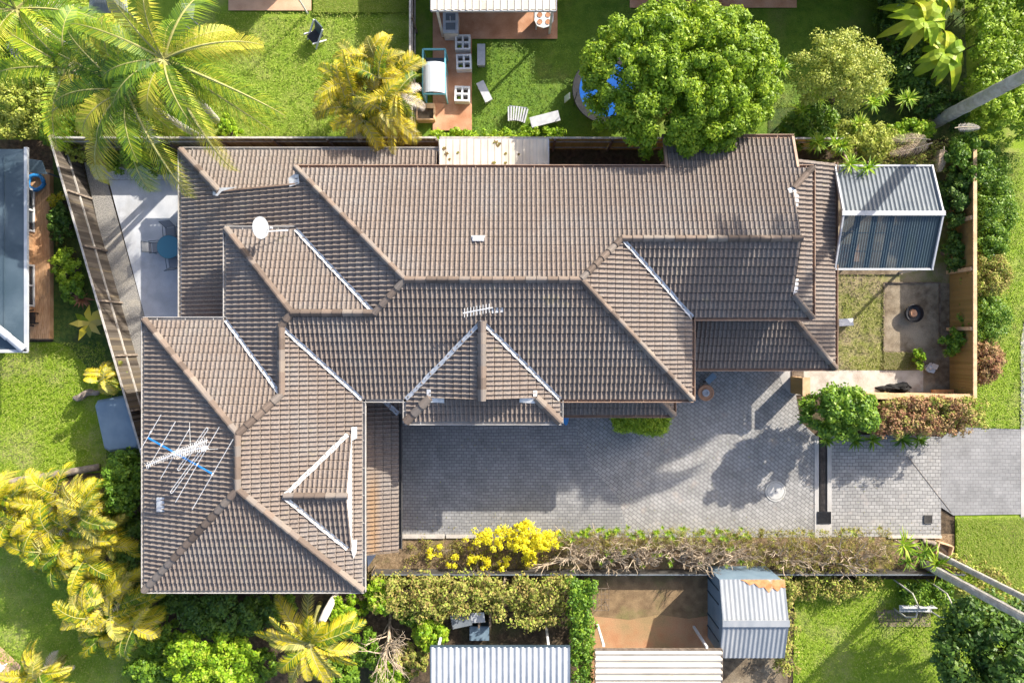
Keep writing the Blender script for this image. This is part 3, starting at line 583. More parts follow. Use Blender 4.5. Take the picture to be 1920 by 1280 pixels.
r_gar = roof('garage_roof', [(PGA, [[(764, 765), (764, 1003), (700, 1003), (700, 701)]]), (PGB, [[(764, 765), (800, 765), (800, 701), (700, 701)]])])

M['capv'] = leafmat('ridge_cap_tile', [(.085, .064, .052), (.125, .095, .076), (.165, .125, .100), (.150, .130, .117), (.20, .165, .135)], 0, .85)
def caps(parent, lines, w=.36):
    for pl, a, b in lines:
        mb = MB(); cap_line(mb, pl.p(*a), pl.p(*b), w); mb.build('ridge_cap', M['capv'], parent)
def valleys(parent, lines, w=.19, m='flash'):
    for pl, a, b in lines:
        mb = MB(); valley_line(mb, pl.p(*a), pl.p(*b), w); mb.build('valley_flashing', M[m], parent)
caps(r_main, [(PN, (797.5, 546.5), (1064, 546.5)), (PN, (611, 360), (797.5, 546.5)), (PS, (748, 596), (797.5, 546.5)), (PS, (1250.7, 733), (1064, 546.5)), (PN, (1064, 546.5), (1130, 480.6)), (PN, (1130, 480.6), (1409, 480.6)), (PN, (1444.7, 360), (1409, 396)), (PS3, (1444.7, 601.2), (1409, 565.5))], .25)
caps(r_west, [(PLN, (385, 308), (463, 386))], .3)
caps(r_wing, [(PNS, (498.6, 459), (620, 596)), (PNS, (620, 596), (748, 596)), (PW2, (601.9, 616.4), (620, 596)), (PEW, (601.9, 618), (601.9, 722)), (PNW, (542.5, 781), (601.9, 722)), (PNW, (366.6, 605.5), (542.5, 781)), (PWW, (542.5, 781), (542.5, 865)), (PSW, (366.6, 1041), (542.5, 865)), (PSW, (718.5, 1041), (542.5, 865))], .28)
caps(r_gable, [(PGW, (913.4, 608.7), (913.4, 731)), (PGS, (789, 769.4), (829, 729.4)), (PGS, (1037.6, 769.4), (998, 729.4))], .33)
caps(r_vent, [(PVN, (606, 880), (704, 880))], .27)
caps(r_porch, [(PLE, (1518.7, 686), (1430, 597))], .3); caps(r_low, [(PBS, (1239, 766.5), (1192, 719.5))], .28)
valleys(r_main, [(PS, (718.5, 733), (602, 616.4)), (PE, (1250.7, 601.2), (1132, 482.5))], .16)
valleys(r_wing, [(PNS, (611, 459), (748, 596)), (PW2, (498.6, 605.5), (601.9, 722))], .16)
valleys(r_gable, [(PGW, (789, 733), (913.4, 608.7)), (PGE, (1037.6, 733), (913.4, 608.7))], .16)
valleys(r_gar, [(PGB, (764, 765), (702, 703))], .2)
valleys(r_vent, [(PVN, (697, 789), (606, 880)), (PVS, (697, 971), (606, 880))], .17, 'mortar')
# lead flashings and white mortar patches at the gable ends
def patch(par, m, pl, pts, dz=.065):
    mb = MB(); mb.face([pl.p(x, y, dz) for x, y in pts], .5); mb.face([pl.p(x, y, dz-.02) for x, y in pts][::-1], .5); mb.build('lead_flashing', M[m], par)
patch(r_vent, 'mortar', PEW, [(703, 777), (711, 777), (711, 795), (703, 799)], .13); patch(r_vent, 'mortar', PEW, [(704, 958), (711, 958), (710, 978), (706, 988), (703, 975)], .13)

patch(r_west, 'mortar', PW1, [(452, 380), (500, 382), (470, 387), (462, 394), (452, 392)], .10); patch(r_west, 'mortar', PW1, [(598, 376), (616, 366), (618, 386), (600, 390)], .09)
patch(r_main, 'white', PSK, [(1410, 398), (1419, 408), (1417, 424), (1411, 424)], .08); patch(r_main, 'white', PSK, [(1410, 540), (1418, 540), (1417, 560), (1408, 566)], .08); patch(r_main, 'white', PN, [(1399, 397), (1412, 392), (1412, 402), (1401, 404)], .08)
patch(r_gable, 'mortar', PGS, [(829, 730), (852, 730), (852, 738), (829, 737)], .09); patch(r_gable, 'mortar', PGS, [(972, 730), (997, 730), (997, 739), (972, 737)], .09); patch(r_gable, 'mortar', PGW, [(824, 716), (831, 716), (831, 727), (824, 727)], .09); patch(r_gable, 'mortar', PGE, [(994, 718), (1000, 718), (1000, 727), (994, 727)], .09)
# gable-end faces
def tri(mb, pts): mb.face(pts, .5)
gf = MB(); gx = 703.2
gf.face([T(gx, 790, PEW.z(gx, 790)-.05), T(gx, 970, PEW.z(gx, 970)-.05), T(gx, 970, PVS.z(gx, 970)+.02), T(gx, 880, PVN.z(gx, 880)+.08), T(gx, 790, PVN.z(gx, 790)+.02)], .5)
gf.build('gable_board', M['white'], r_vent)
gf = MB(); gf.face([T(1410, 396, PSK.z(1410, 396)), T(1410, 565, PSK.z(1410, 565)), T(1410, 480.6, PN.z(1410, 480.6))], .5); gf.build('gable_board', M['gutter_brown'], r_main)
gf = MB(); gf.face([T(829, 730, PGS.z(829, 730)), T(998, 730, PGS.z(998, 730)), T(913.4, 730, PGW.z(913.4, 730))], .5); gf.build('gable_board', M['gutter_brown'], r_gable)
# gutters
N_, S_, E_, W_ = (0, 1, 0), (0, -1, 0), (1, 0, 0), (-1, 0, 0)
def gut(parent, m, L):
    for a, b, z, sd in L:
        mb = MB(); gutter(mb, T(*a, z+.02), T(*b, z+.02), sd); mb.build('gutter', M[m], parent)
gut(r_main, 'gutter_brown', [((609, 360), (830, 360), E, N_), ((830, 360), (1210, 360), E, N_), ((1207, 304.5), (1424, 304.5), PN.z(1300, 304.5), N_), ((1424, 360), (1447, 360), E, N_), ((1444.7, 357), (1444.7, 604), E, E_), ((1253, 601.2), (1447, 601.2), E, S_), ((1250.7, 601), (1250.7, 736), E, E_), ((1039, 733), (1253, 733), E, S_)])
gb = MB(); gb.bar(T(1210, 304, PN.z(1210, 304)+.02), T(1210, 360, E+.02), .1, .16); gb.build('barge_board', M['gutter_brown'], r_main); gb = MB(); gb.bar(T(1421.5, 304, PN.z(1421, 304)+.02), T(1421.5, 360, E+.02), .1, .16); gb.build('barge_board', M['gutter_brown'], r_main)
gut(r_wing, 'gutter', [((496, 459), (611, 459), E, N_), ((498.6, 459), (498.6, 605), E, W_), ((364, 605.5), (500, 605.5), E, N_), ((366.6, 603), (366.6, 1044), E, W_), ((364, 1041), (721, 1041), E, S_), ((718.5, 733), (718.5, 1044), E, E_)])
gut(r_gable, 'gutter', [((720, 733), (790, 733), E, S_), ((789, 733), (789, 772), E, W_), ((787, 769.4), (1040, 769.4), E, S_), ((1037.6, 735), (1037.6, 772), E, E_)])
gut(r_west, 'gutter', [((385, 305), (385, 603), 2.32, W_), ((382, 308), (832, 308), 2.32, N_)])
gb = MB(); gb.bar(PW1.p(463, 386), PW1.p(611, 386), .06, .18); gb.build('barge_board', M['gutter_brown'], r_west); gb = MB(); gb.bar(T(611, 358, E), T(611, 388, E), .07, .16); gb.build('barge_board', M['gutter_brown'], r_west)
gut(r_porch, 'gutter_brown', [((1518.7, 330), (1518.7, 689), 2.45, E_), ((1226, 686), (1521, 686), 2.45, S_)])
gut(r_low, 'gutter_brown', [((1020, 766.5), (1241, 766.5), 2.45, S_), ((1239, 700), (1239, 769), 2.45, E_)])
gut(r_gar, 'colour_steel', [((764, 765), (764, 1000), 2.4, E_)])
gb = MB(); gb.bar(PGA.p(764, 1003), PGA.p(702, 1003), .05, .2); gb.build('barge_board', M['bark'], r_gar)
# walls, windows and doors under the eaves
wb = MB()
def wall(x0, y0, x1, y1, z0, z1): wb.prism([T(x0, y0)[:2], T(x1, y0)[:2], T(x1, y1)[:2], T(x0, y1)[:2]], z0, z1)
wall(629, 378, 1232, 715, 0, 4.34); wall(385, 623, 700, 1023, 0, 4.33); wall(517, 477, 703, 716, 0, 4.32); wall(807, 700, 1020, 751, 0, 4.31); wall(1231, 380, 1427, 583, 0, 4.30)
wall(1225, 323, 1405, 379, 0, 3.8); wall(404, 326, 826, 606, 0, 2.28); wall(640, 702, 746, 988, 0, 2.33); wall(1228, 352, 1499, 668, 0, 2.38); wall(1036, 713, 1220, 748, 0, 2.37)
wb.prism([T(464, 389)[:2], T(610, 389)[:2], T(610, 395)[:2], T(464, 395)[:2]], 2.2, lambda x, y: PW1.z(x/S+960, 390)-.03)
w = wb.build('wall', M['brick'], house)
def opening(x, y, sx, sy, z0, z1, name, m, fr=True):
    if fr: MB().box(T(x, y, (z0+z1)/2), (sx+(.1 if sx > sy else .03), sy+(.1 if sy > sx else .03), z1-z0+.1)).build('window_frame' if name == 'window' else 'door_frame', M['white'], w)
    MB().box(T(x, y, (z0+z1)/2), (sx+(.02 if sx > sy else .05), sy+(.02 if sy > sx else .05), z1-z0)).build(name, M[m], w)
opening(746, 860, .05, 2.6, .1, 2.1, 'garage_door', 'gutter', False); opening(746, 935, .05, 1.2, .9, 1.9, 'window', 'window')
opening(1120, 748, 1.0, .05, .1, 2.1, 'door', 'bark'); opening(900, 751, 1.6, .05, 2.9, 3.9, 'window', 'window'); opening(1150, 715, 1.5, .05, 2.9, 3.9, 'window', 'window')
opening(404, 450, .05, 1.6, .3, 2.1, 'window', 'window'); opening(385, 800, .05, 1.4, 2.9, 3.9, 'window', 'window'); opening(1499, 560, .05, 2.0, .3, 2.0, 'window', 'window'); opening(1350, 668, 1.8, .05, .3, 2.0, 'window', 'window')
# downpipe bracket and white panel at the garage end
gb = MB(); gb.prism([T(702, 1012)[:2], T(718, 1006)[:2], T(723, 1012)[:2], T(704, 1040)[:2]], 0, 1.7); gb.build('side_gate', M['offwhite'], house)

# ------------------------------------------------------------------ things fixed on the roof
d = thing('satellite_dish', P(497, 436, 5.2), 'pale grey oval satellite dish above the small tiled hip roof', 'satellite dish')
c = P(487, 427, 5.72); R = Vector((.91, -.06, .40)).to_track_quat('Z', 'Y').to_matrix()
mb = MB(); prof = [(r, .28*r*r) for r in (.005, .12, .24, .34, .42, .43, .42, .3, .15, .005)]; prof = [(r, z-(.02 if i > 5 else 0)) for i, (r, z) in enumerate(prof)]
mb.lathe(c, prof, 32, 1, 1, R); mb.build('reflector', M['dish'], d, smooth=True)
mb = MB(); mb.tube([c+Vector((0, 0, -.02)), P(500, 438, 4.7)], .03, 8); mb.tube([P(500, 434, 5.3), P(540, 432, 4.75)], .025, 8); mb.build('mast', M['steel'], d)
mb = MB(); mb.tube([c+R@Vector((0, -.36, .06)), c+R@Vector((0, -.05, .55))], .014, 6); mb.build('feed_arm', M['steel'], d)
MB().box(c+R@Vector((0, -.03, .55)), (.07, .07, .14)).build('feed_horn', M['offwhite'], d)

a = thing('tv_antenna', P(345, 862, 4.6), 'large aluminium rooftop antenna with a blue boom and long rods', 'antenna'); ZA = 6.6
def AZ(x, y, z=ZA): return P(x, y, z)
mb = MB(); mb.bar(AZ(277, 820), AZ(399, 888), .05, .05); mb.build('boom', M['antenna_blue'], a)
for (x0, y0, x1, y1) in ((302, 777, 263.6, 842.5), (329, 790, 276.5, 879), (355.5, 803, 301, 897), (411, 800, 329, 941), (437, 823, 360, 955)):
    q0, q1 = AZ(x0, y0, ZA+.05), AZ(x1, y1, ZA+.05); mb = MB(); mb.tube([q0, q1], .013, 6); mb.box(q0.lerp(q1, .5), (.10, .05, .05), 1.0); mb.build('rod', M['steel'], a)
for (x0, y0, x1, y1) in ((387.5, 804.5, 335.5, 879), (382, 838, 322, 921.5)):
    q0, q1 = AZ(x0, y0, ZA+.09), AZ(x1, y1, ZA+.09); dd = (q1-q0).normalized(); s = Vector((-dd.y, dd.x, 0))*.045; mb = MB()
    mb.tube([q0+s, q0+s*.7-dd*.05, q0-s*.7-dd*.05, q0-s, q1-s, q1-s*.7+dd*.05, q1+s*.7+dd*.05, q1+s, q0+s], .013, 6); mb.build('folded_dipole', M['steel'], a)
for k, (x0, y0, x1, y1, n, hl) in enumerate(((274, 872.5, 389, 824.5, 30, .11), (327, 853, 388, 836, 16, .14))):
    q0, q1 = AZ(x0, y0, ZA+.28+.12*k), AZ(x1, y1, ZA+.28+.12*k); mb = MB(); mb.bar(q0, q1, .035, .035); dd = (q1-q0).normalized(); s = Vector((-dd.y, dd.x, 0))
    for i in range(n):
        p = q0.lerp(q1, (i+.4)/n); t = hl*U(.8, 1.2); mb.tube([p+s*t+Vector((0, 0, .12)), p, p+s*t*.9-Vector((0, 0, .14))], .007, 4); mb.tube([p-s*t+Vector((0, 0, .12)), p, p-s*t*.9-Vector((0, 0, .14))], .007, 4)
    mb.build('yagi_boom', M['steel'], a)
mb = MB(); mb.tube([P(344, 855, 4.7), AZ(345, 850, ZA+.45)], .028, 8); mb.tube([AZ(357, 838, ZA-.2), P(355, 781, 5.0)], .01, 4); mb.tube([AZ(385, 842, ZA-.2), P(414, 841, 5.6)], .01, 4); mb.box(AZ(384, 841, ZA+.1), (.22, .12, .1), .4); mb.build('mast', M['steel'], a)

def roof_box(name, label, cat, px, py, pl, sx, sy, m, h=.14):
    z = pl.z(960+(px-960)*.85, 640+(py-640)*.85); q = P(px, py, z); z = pl.z(q.x/S+960, 640-q.y/S)
    mb = MB(); mb.box((q.x, q.y, z+h/2+.03), (sx, sy, h)); mb.box((q.x, q.y, z+.05), (sx*1.25, sy*1.2, .05))
    return tag(mb.build(name, M[m], None, at=(q.x, q.y, z)), label, cat)
roof_box('roof_vent', 'small white roof vent alone on the pale north slope', 'roof vent', 897, 448, PN, .42, .2, 'white')
roof_box('roof_light', 'ribbed clear roof light tile near the big antenna', 'roof light', 303, 945, PWW, .28, .48, 'galv_light', .05)
y = thing('rooftop_aerial', P(933, 576, 5.9), 'white boxed aerial with a short comb boom above the entrance gable', 'antenna')
q = P(934, 577, 5.55); MB().box((q.x, q.y, 5.62), (.5, .38, .22), .1).build('box', M['white'], y)
mb = MB(); q0, q1 = P(920, 577, 6.3), P(868, 587, 6.3); mb.bar(q0, q1, .04, .04)
for i in range(9): p = q0.lerp(q1, (i+.5)/9); mb.tube([p+Vector((0, .17, 0)), p-Vector((0, .17, 0))], .012, 4)
mb.tube([q0, P(925, 577, 5.6)], .025, 6); mb.build('comb_boom', M['steel'], y)

# ================================================================== FENCES, EDGES AND NEIGHBOURING BUILDINGS
def paling_fence(name, label, a, b, h, m, w=.11, rails=(.35, 1.0), side=1, cap=True, post=2.4, lean=.015):
    a, b = T(*a), T(*b); d = b-a; L = d.length; d.normalize(); s = Vector((-d.y, d.x, 0))*side; ang = math.atan2(d.y, d.x)
    t = thing(name, a, label, 'fence'); mb = MB(); n = int(L/w)
    for i in range(n):
        hh = h+U(-.03, .02); p = a+d*(L*(i+.5)/n); mb.box(p+Vector((0, 0, hh/2)), (w*.96, .018, hh), ang, Matrix.Rotation(U(-lean, lean), 3, 'Y'))
    mb.build('palings', M[m], t)
    for z in rails: MB().bar(a+s*.035+Vector((0, 0, z)), b+s*.035+Vector((0, 0, z)), .05, .08).build('rail', M['rail'], t)
    if cap: MB().bar(a+Vector((0, 0, h)), b+Vector((0, 0, h)), .085, .03).build('rail', M['rail'], t)
    k = int(L/post)
    for i in range(k+1): p = a+d*(L*i/k)+s*.06; MB().box(p+Vector((0, 0, h*.48)), (.09, .09, h*.96), ang).build('post', M['log'], t)
    return t
paling_fence('paling_fence', 'weathered grey paling fence slanting past the concrete patio', (143.5, 277), (313, 860), 1.9, 'paling', .12, (.95,), 1)
paling_fence('paling_fence', 'dark mossy paling fence behind the tiled roof and the patio palms', (146, 279.5), (826, 279.5), 1.8, 'paling_green', .1, (.4, 1.3), -1)
paling_fence('board_fence', 'yellowish board fence running behind the cream carport and large round tree', (832, 279.5), (1548, 281), 1.8, 'yellow_board', .14, (.4, 1.3), -1)
paling_fence('boundary_fence', 'thin grey fence between the two back lawns beside the golden palm', (779, -260), (779, 276), 1.7, 'paling', .12, (.4, 1.3), 1)
sf = thing('steel_fence', T(1240, 1055), 'low dark steel fence behind the dry hedge along the planting bed', 'fence')
mb = MB(); mb.bar(T(704, 1066, .4), T(1790, 1066, .4), .03, .8); mb.build('panel', M['colour_steel'], sf); MB().bar(T(704, 1066, .81), T(1790, 1066, .81), .05, .03).build('rail', M['galv'], sf)
for i in range(8): MB().box(T(706+i*154, 1067.6, .42), (.06, .06, .84)).build('post', M['colour_steel'], sf)
cf = thing('courtyard_fence', T(1777, 640), 'tan timber courtyard fence with square posts along the street side', 'fence')
mb = MB(); a, b = T(1779, 300), T(1779, 738)
for i in range(78): mb.box(a.lerp(b, (i+.5)/78)+Vector((.02, 0, .88)), (.025, .135, 1.76))
mb.build('boards', G['dry'] if False else M['olive_board'], cf)
MB().bar(T(1779, 300, 1.8), T(1779, 741, 1.8), .16, .05).build('capping', M['tan_timber'], cf)
for y in (330, 420, 511, 617, 739): MB().box(T(1776, y, .88), (.16, .16, 1.76)).build('post', M['tan_timber'], cf)
cs = thing('courtyard_wall', T(1690, 737), 'pale tan wall closing the street end of the sandy path', 'wall')
MB().bar(T(1606, 737.5, .85), T(1776, 737.5, .85), .14, 1.7).build('panel', M['tan_timber'], cs); MB().bar(T(1604, 737.5, 1.72), T(1781, 737.5, 1.72), .22, .06).build('capping', M['tan_timber'], cs)
MB().box(T(1752, 732, .6), (1.0, .18, .12)).build('ledge', M['redplank'], cs)
lb = thing('gate_pier', T(1485, 724), 'tan timber gate pier at the start of the sandy path', 'pier')
mb = MB()
for i in range(7): mb.box(T(1482, 708+i*4.3, .68), (.06, .1, 1.36))
mb.build('boards', M['olive_board'], lb); MB().box(T(1488, 721, .67), (.26, .78, 1.34)).build('core', M['tan_timber'], lb); MB().box(T(1488, 721, 1.37), (.34, .84, .06)).build('cap', M['tan_timber'], lb)
sb = thing('gate_opening', T(1494, 703), 'dark brown slab standing for the opening at the courtyard gate', 'mat'); MB().box(T(1494, 703, .1), (.55, .42, .04)).build('dark_slab', M['bark'], sb)  # dark slab stands in for the dark opening beside the pier
rl = MB(); pts = [T(-30+i*22, 911-i*3.7, .16+U(-.02, .02)) for i in range(11)]; rl.tube(pts, [.17+U(-.02, .02) for _ in pts], 8)
tag(rl.build('retaining_log', M['log'], None, at=T(80, 893), smooth=True), 'grey log edging along the bottom of the sunny lawn', 'log')

def corr(mb, x0, y0, x1, y1, zf, period=.2, amp=.03, along='y', sharp=False, nl=1):
    """ribbed sheet over the plan rectangle; ribs run along x or y"""
    A, B = T(x0, y1), T(x1, y0); n0 = (B.x-A.x) if along == 'y' else (B.y-A.y); k = int(n0/period*6); rows = []
    for j in range(nl+1):
        row = []
        for i in range(k+1):
            f = i/k*n0; ph = (f/period) % 1; h = (amp if ph < .22 else 0) if sharp else amp*math.sin(2*math.pi*ph)
            if along == 'y': x, y = A.x+f, A.y+(B.y-A.y)*j/nl
            else: x, y = A.x+(B.x-A.x)*j/nl, A.y+f
            row.append((x, y, zf(x/S+960, 640-y/S)+h))
        rows.append(row)
    for j in range(nl):
        for i in range(k):
            q = [rows[j][i], rows[j][i+1], rows[j+1][i+1], rows[j+1][i]]; mb.face(q if along == 'y' else q[::-1], .5)
cp = thing('carport', T(930, 320), 'flat cream roof carport with leaf stains beside the board fence', 'carport')
mb = MB(); corr(mb, 835, 291, 1023, 354, lambda x, y: 2.5+(y-291)*.0016, .3, .02, 'y', True); mb.build('roof_sheet', M['cream'], cp)
mb = MB(); mb.bar(T(835, 291, 2.44), T(1023, 291, 2.44), .06, .12); mb.bar(T(1023, 291, 2.46), T(1023, 354, 2.5), .06, .12); mb.bar(T(835, 291, 2.46), T(835, 354, 2.5), .06, .12); mb.build('edge_beam', M['offwhite'], cp)
for x in (838, 1020): MB().box(T(x, 294, 1.22), (.09, .09, 2.44)).build('post', M['white'], cp)
mb = MB()
for i in range(16):
    p = T(U(840, 1018), U(296, 350), 0); z = 2.5+(640-p.y/S-291)*.0016+.03
    rosette(mb, (p.x, p.y, z), 5, U(.06, .15), .06, (.0, .15), .1, .2)
mb.build('fallen_leaves', G['dry'], cp)

pg = thing('pergola', T(1600, 425), 'gabled pergola with a ribbed grey half and a tinted clear half', 'pergola'); zr, ze = 3.2, 2.42
fN = lambda x, y: ze+(y-336)/(424-336)*(zr-ze); fS = lambda x, y: ze+(515-y)/(515-424)*(zr-ze)
mb = MB(); corr(mb, 1518, 336, 1688, 423, fN, .19, .028, 'y'); mb.build('metal_roof', M['galv'], pg)
mb = MB(); corr(mb, 1518, 425, 1688, 515, fS, .11, .012, 'y'); mb.build('clear_roof', M['poly'], pg)
mb = MB(); mb.bar(T(1516, 424, zr+.05), T(1690, 424, zr+.05), .2, .05); mb.build('ridge_capping', M['offwhite'], pg)
mb = MB()
for x in (1519, 1687): mb.bar(T(x, 336, ze+.02), T(x, 424, zr+.02), .07, .12); mb.bar(T(x, 515, ze+.02), T(x, 424, zr+.02), .07, .12)
mb.bar(T(1517, 515, ze), T(1689, 515, ze), .08, .13); mb.bar(T(1517, 336, ze), T(1689, 336, ze), .08, .13); mb.build('edge_beam', M['offwhite'], pg)
for i in range(1, 6): x = 1518+i*28.4; MB().bar(T(x, 513, ze-.08), T(x, 425, zr-.08), .2, .12).build('rafter', M['blue_roof'], pg)
for y in (455, 485): MB().bar(T(1519, y, fS(0, y)-.05), T(1687, y, fS(0, y)-.05), .04, .04).build('batten', M['galv'], pg)
for x in (1521, 1685):
    for y in (339, 511): MB().box(T(x, y, ze/2), (.1, .1, ze)).build('post', M['white'], pg)
tb = thing('pergola_table', T(1570, 480), 'pale timber table standing under the tinted pergola roof', 'table'); MB().box(T(1570, 478, .72), (1.3, .8, .05)).build('tabletop', M['pink_tile'], tb)
for dx in (-.55, .55):
    for dy in (-.32, .32): MB().box(T(1570, 478, .35)+Vector((dx, dy, 0)), (.07, .07, .7)).build('leg', M['pink_tile'], tb)
sheet('pergola_slab', rect(1500, 336, 1690, 515), nz(), M['dirt_dark'])

def hip_house(name, label, x0, y0, x1, y1, ez, m, wm='brick', pitch=.4, over=18):
    """simple hipped house on a plan rectangle (ground pixels)"""
    t = thing(name, T((x0+x1)/2, (y0+y1)/2), label, 'house'); w, d = (x1-x0), (y1-y0); h = min(w, d)/2; rz = ez+h*S*pitch
    mb = MB(); A = [T(x0, y0, ez), T(x1, y0, ez), T(x1, y1, ez), T(x0, y1, ez)]
    R = (T(x0+h, y0+d/2, rz), T(x1-h, y0+d/2, rz)) if w >= d else (T(x0+w/2, y0+h, rz), T(x0+w/2, y1-h, rz))
    if w >= d: F = [[A[1], A[0], R[0], R[1]], [A[2], A[1], R[1]], [A[3], A[2], R[1], R[0]], [A[0], A[3], R[0]]]
    else: F = [[A[1], A[0], R[0]], [A[2], A[1], R[0], R[1]], [A[3], A[2], R[1]], [A[0], A[3], R[1], R[0]]]
    for f in F: mb.face(f, .5)
    mb.face([p-Vector((0, 0, .12)) for p in A], .5)
    for i in range(4): a, b = A[i], A[(i+1) % 4]; mb.face([a, b, b-Vector((0, 0, .12)), a-Vector((0, 0, .12))], .5)
    r = mb.build('roof', M[m], t); q = [T(x0+over, y0+over)[:2], T(x1-over, y0+over)[:2], T(x1-over, y1-over)[:2], T(x0+over, y1-over)[:2]]
    MB().prism(q, 0, ez-.13).build('wall', M[wm], t); return t, r, rz
bh, br, bz = hip_house('blue_roofed_house', 'house with a slate blue metal roof and timber deck by the slanting fence', -420, 309, 121, 654, 2.6, 'blue_roof', 'deck', .32, 49)
mb = MB(); cap_line(mb, T(121, 654, 2.63), T(-51, 482, 2.63+172*S*.32), .34, .09, .8); mb.build('hip_capping', M['galv_light'], br)
for k in range(6): MB().bar(T(92-k*34, 320+max(0, 0), 2.62+(29+k*34)*S*.32), T(92-k*34, 625-k*34, 2.62+(29+k*34)*S*.32), .03, .03).build('roof_seam', M['blue_roof'], br)
MB().bar(T(123, 306, 2.58), T(123, 657, 2.58), .14, .12).build('gutter', M['galv_light'], br); MB().bar(T(-420, 656.5, 2.58), T(125, 656.5, 2.58), .14, .12).build('gutter', M['galv_light'], br)
def pane_set(y0, y1, n):
    f = MB(); x = 73.5; h = 2.05
    for i in range(n+1): f.box(T(x, y0+(y1-y0)*i/n, .36+h/2), (.08, .08, h))
    f.box(T(x, (y0+y1)/2, .38), (.09, (y1-y0)*S+.1, .07)); f.box(T(x, (y0+y1)/2, .36+h), (.09, (y1-y0)*S+.1, .07)); f = f.build('window', M['white'], bh)
    MB().box(T(x-1, (y0+y1)/2, .36+h/2), (.03, (y1-y0)*S-.05, h-.1)).build('pane', M['window'], f)
pane_set(360, 436, 2); pane_set(500, 574, 2)
dk = thing('timber_deck', T(80, 478), 'orange timber deck beside the slate blue roofed house', 'deck'); mb = MB()
for i in range(10): mb.box(T(66+i*3.6, 478, .28), (.083, 7.85, .03))
mb.build('boards', M['deck'], dk); MB().box(T(100.5, 478, .15), (.04, 7.85, .26)).build('fascia', M['deck'], dk); MB().box(T(82, 636, .15), (.98, .04, .26)).build('fascia', M['bark'], dk)
rg = MB(); R0 = T(79, 346, .42); ring = [R0+Vector((.36*math.cos(i*math.pi/12), .34*math.sin(i*math.pi/12), .03*math.sin(i))) for i in range(25)]; rg.tube(ring, .09, 8, False)
tag(rg.build('swim_ring', M['pool_blue'], None, at=R0, smooth=True), 'round blue inflatable swim ring lying on the orange deck', 'swim ring')
aw = thing('lean_to_awning', T(110, 320), 'dark blue slanting awning at the end of the orange deck', 'awning'); mb = MB(); mb.prism([T(80, 312)[:2], T(122, 318)[:2], T(130, 342)[:2], T(92, 338)[:2]], lambda x, y: 1.95+x*.02, lambda x, y: 2.0+x*.02); mb.build('sheet', M['blue_roof'], aw)
for p in ((84, 315), (126, 338)): MB().box(T(*p, .75), (.06, .06, 1.5)).build('post', M['galv'], aw)
ch = thing('black_lounger', T(70, 597), 'black padded chair on the deck near its lower end', 'chair'); mb = MB(); c = T(70, 597, .62); mb.box(c, (.62, .55, .1)); mb.box(c+Vector((-.33, 0, .25)), (.12, .6, .55), 0, Matrix.Rotation(-.3, 3, 'Y')); mb.build('seat', M['dark'], ch)
for s in (-1, 1): MB().box(c+Vector((.05, s*.32, .16)), (.66, .07, .06), s*.12).build('armrest', M['dark'], ch)
for sx in (-.25, .25):
    for s in (-.22, .22): MB().box(c+Vector((sx, s, -.17)), (.05, .05, .3)).build('leg', M['dark'], ch)
bx = thing('storage_shed', P(214, 795), 'rounded blue grey plastic shed at the edge of the sunny lawn', 'shed'); zt = 1.5
pl = [P(x, y, zt) for x, y in ((177, 762), (182, 752), (232, 742), (240, 746), (262, 832), (256, 840), (203, 846), (194, 840))]; mb = MB(); mb.prism([(p.x, p.y) for p in pl], 0, zt-.12); mb.build('wall', M['blue_shed'], bx)
mb = MB(); cx = sum(p.x for p in pl)/8; cy = sum(p.y for p in pl)/8; o = [(cx+(p.x-cx)*1.05, cy+(p.y-cy)*1.03, zt-.13) for p in pl]; i1 = [(cx+(p.x-cx)*.93, cy+(p.y-cy)*.95, zt) for p in pl]
i2 = [(cx+(p.x-cx)*.86, cy+(p.y-cy)*.9, zt+.015) for p in pl]
for k in range(8): mb.face([o[k], o[(k+1) % 8], i1[(k+1) % 8], i1[k]][::-1], .5); mb.face([i1[k], i1[(k+1) % 8], i2[(k+1) % 8], i2[k]][::-1], .5)
mb.face(i2[::-1], .5); mb.build('lid', M['blue_shed'], bx)

def open_roof(name, label, x0, y0, x1, y1, z, m, along, period, amp, posts, beam='offwhite', slope=0.0, cat='shelter', sharp=False):
    t = thing(name, T((x0+x1)/2, (y0+y1)/2), label, cat); mb = MB(); corr(mb, x0, y0, x1, y1, lambda x, y: z+slope*(y-y0), period, amp, along, sharp); mb.build('roof_sheet', M[m], t)
    mb = MB(); mb.bar(T(x0, y0, z-.06), T(x1, y0, z-.06), .06, .12); mb.bar(T(x0, y1, z-.06+slope*(y1-y0)), T(x1, y1, z-.06+slope*(y1-y0)), .06, .12); mb.bar(T(x0, y0, z-.05), T(x0, y1, z-.05+slope*(y1-y0)), .05, .1); mb.bar(T(x1, y0, z-.05), T(x1, y1, z-.05+slope*(y1-y0)), .05, .1); mb.build('edge_beam', M[beam], t)
    for p in posts: MB().box(T(*p, z/2-.03), (.1, .1, z-.06)).build('post', M['white'], t)
    return t
open_roof('patio_roof', 'pale ribbed patio roof over the terracotta terrace', 820, -70, 1036, 70, 2.6, 'cream', 'y', .3, .03, [(831, 70), (1030, 64)], sharp=True)
open_roof('beige_shelter', 'beige corrugated shelter roof with ribs running across it', 1105, 1176, 1326, 1420, 2.3, 'cream', 'x', .28, .038, [(1120, 1170), (1300, 1173)], beam='bark')
open_roof('zinc_shelter', 'pale corrugated zinc shelter roof beside the green creeper', 819, 1168, 1060, 1420, 2.45, 'galv_light', 'y', .26, .032, [(832, 1172), (1024, 1172)], beam='blue_roof')
gs = thing('garden_shed', T(1381, 1126), 'grey gabled metal shed with a rusty top edge', 'shed'); mb = MB(); zr2 = lambda x, y: 2.05+.5*(1-abs(y-1126)/69)
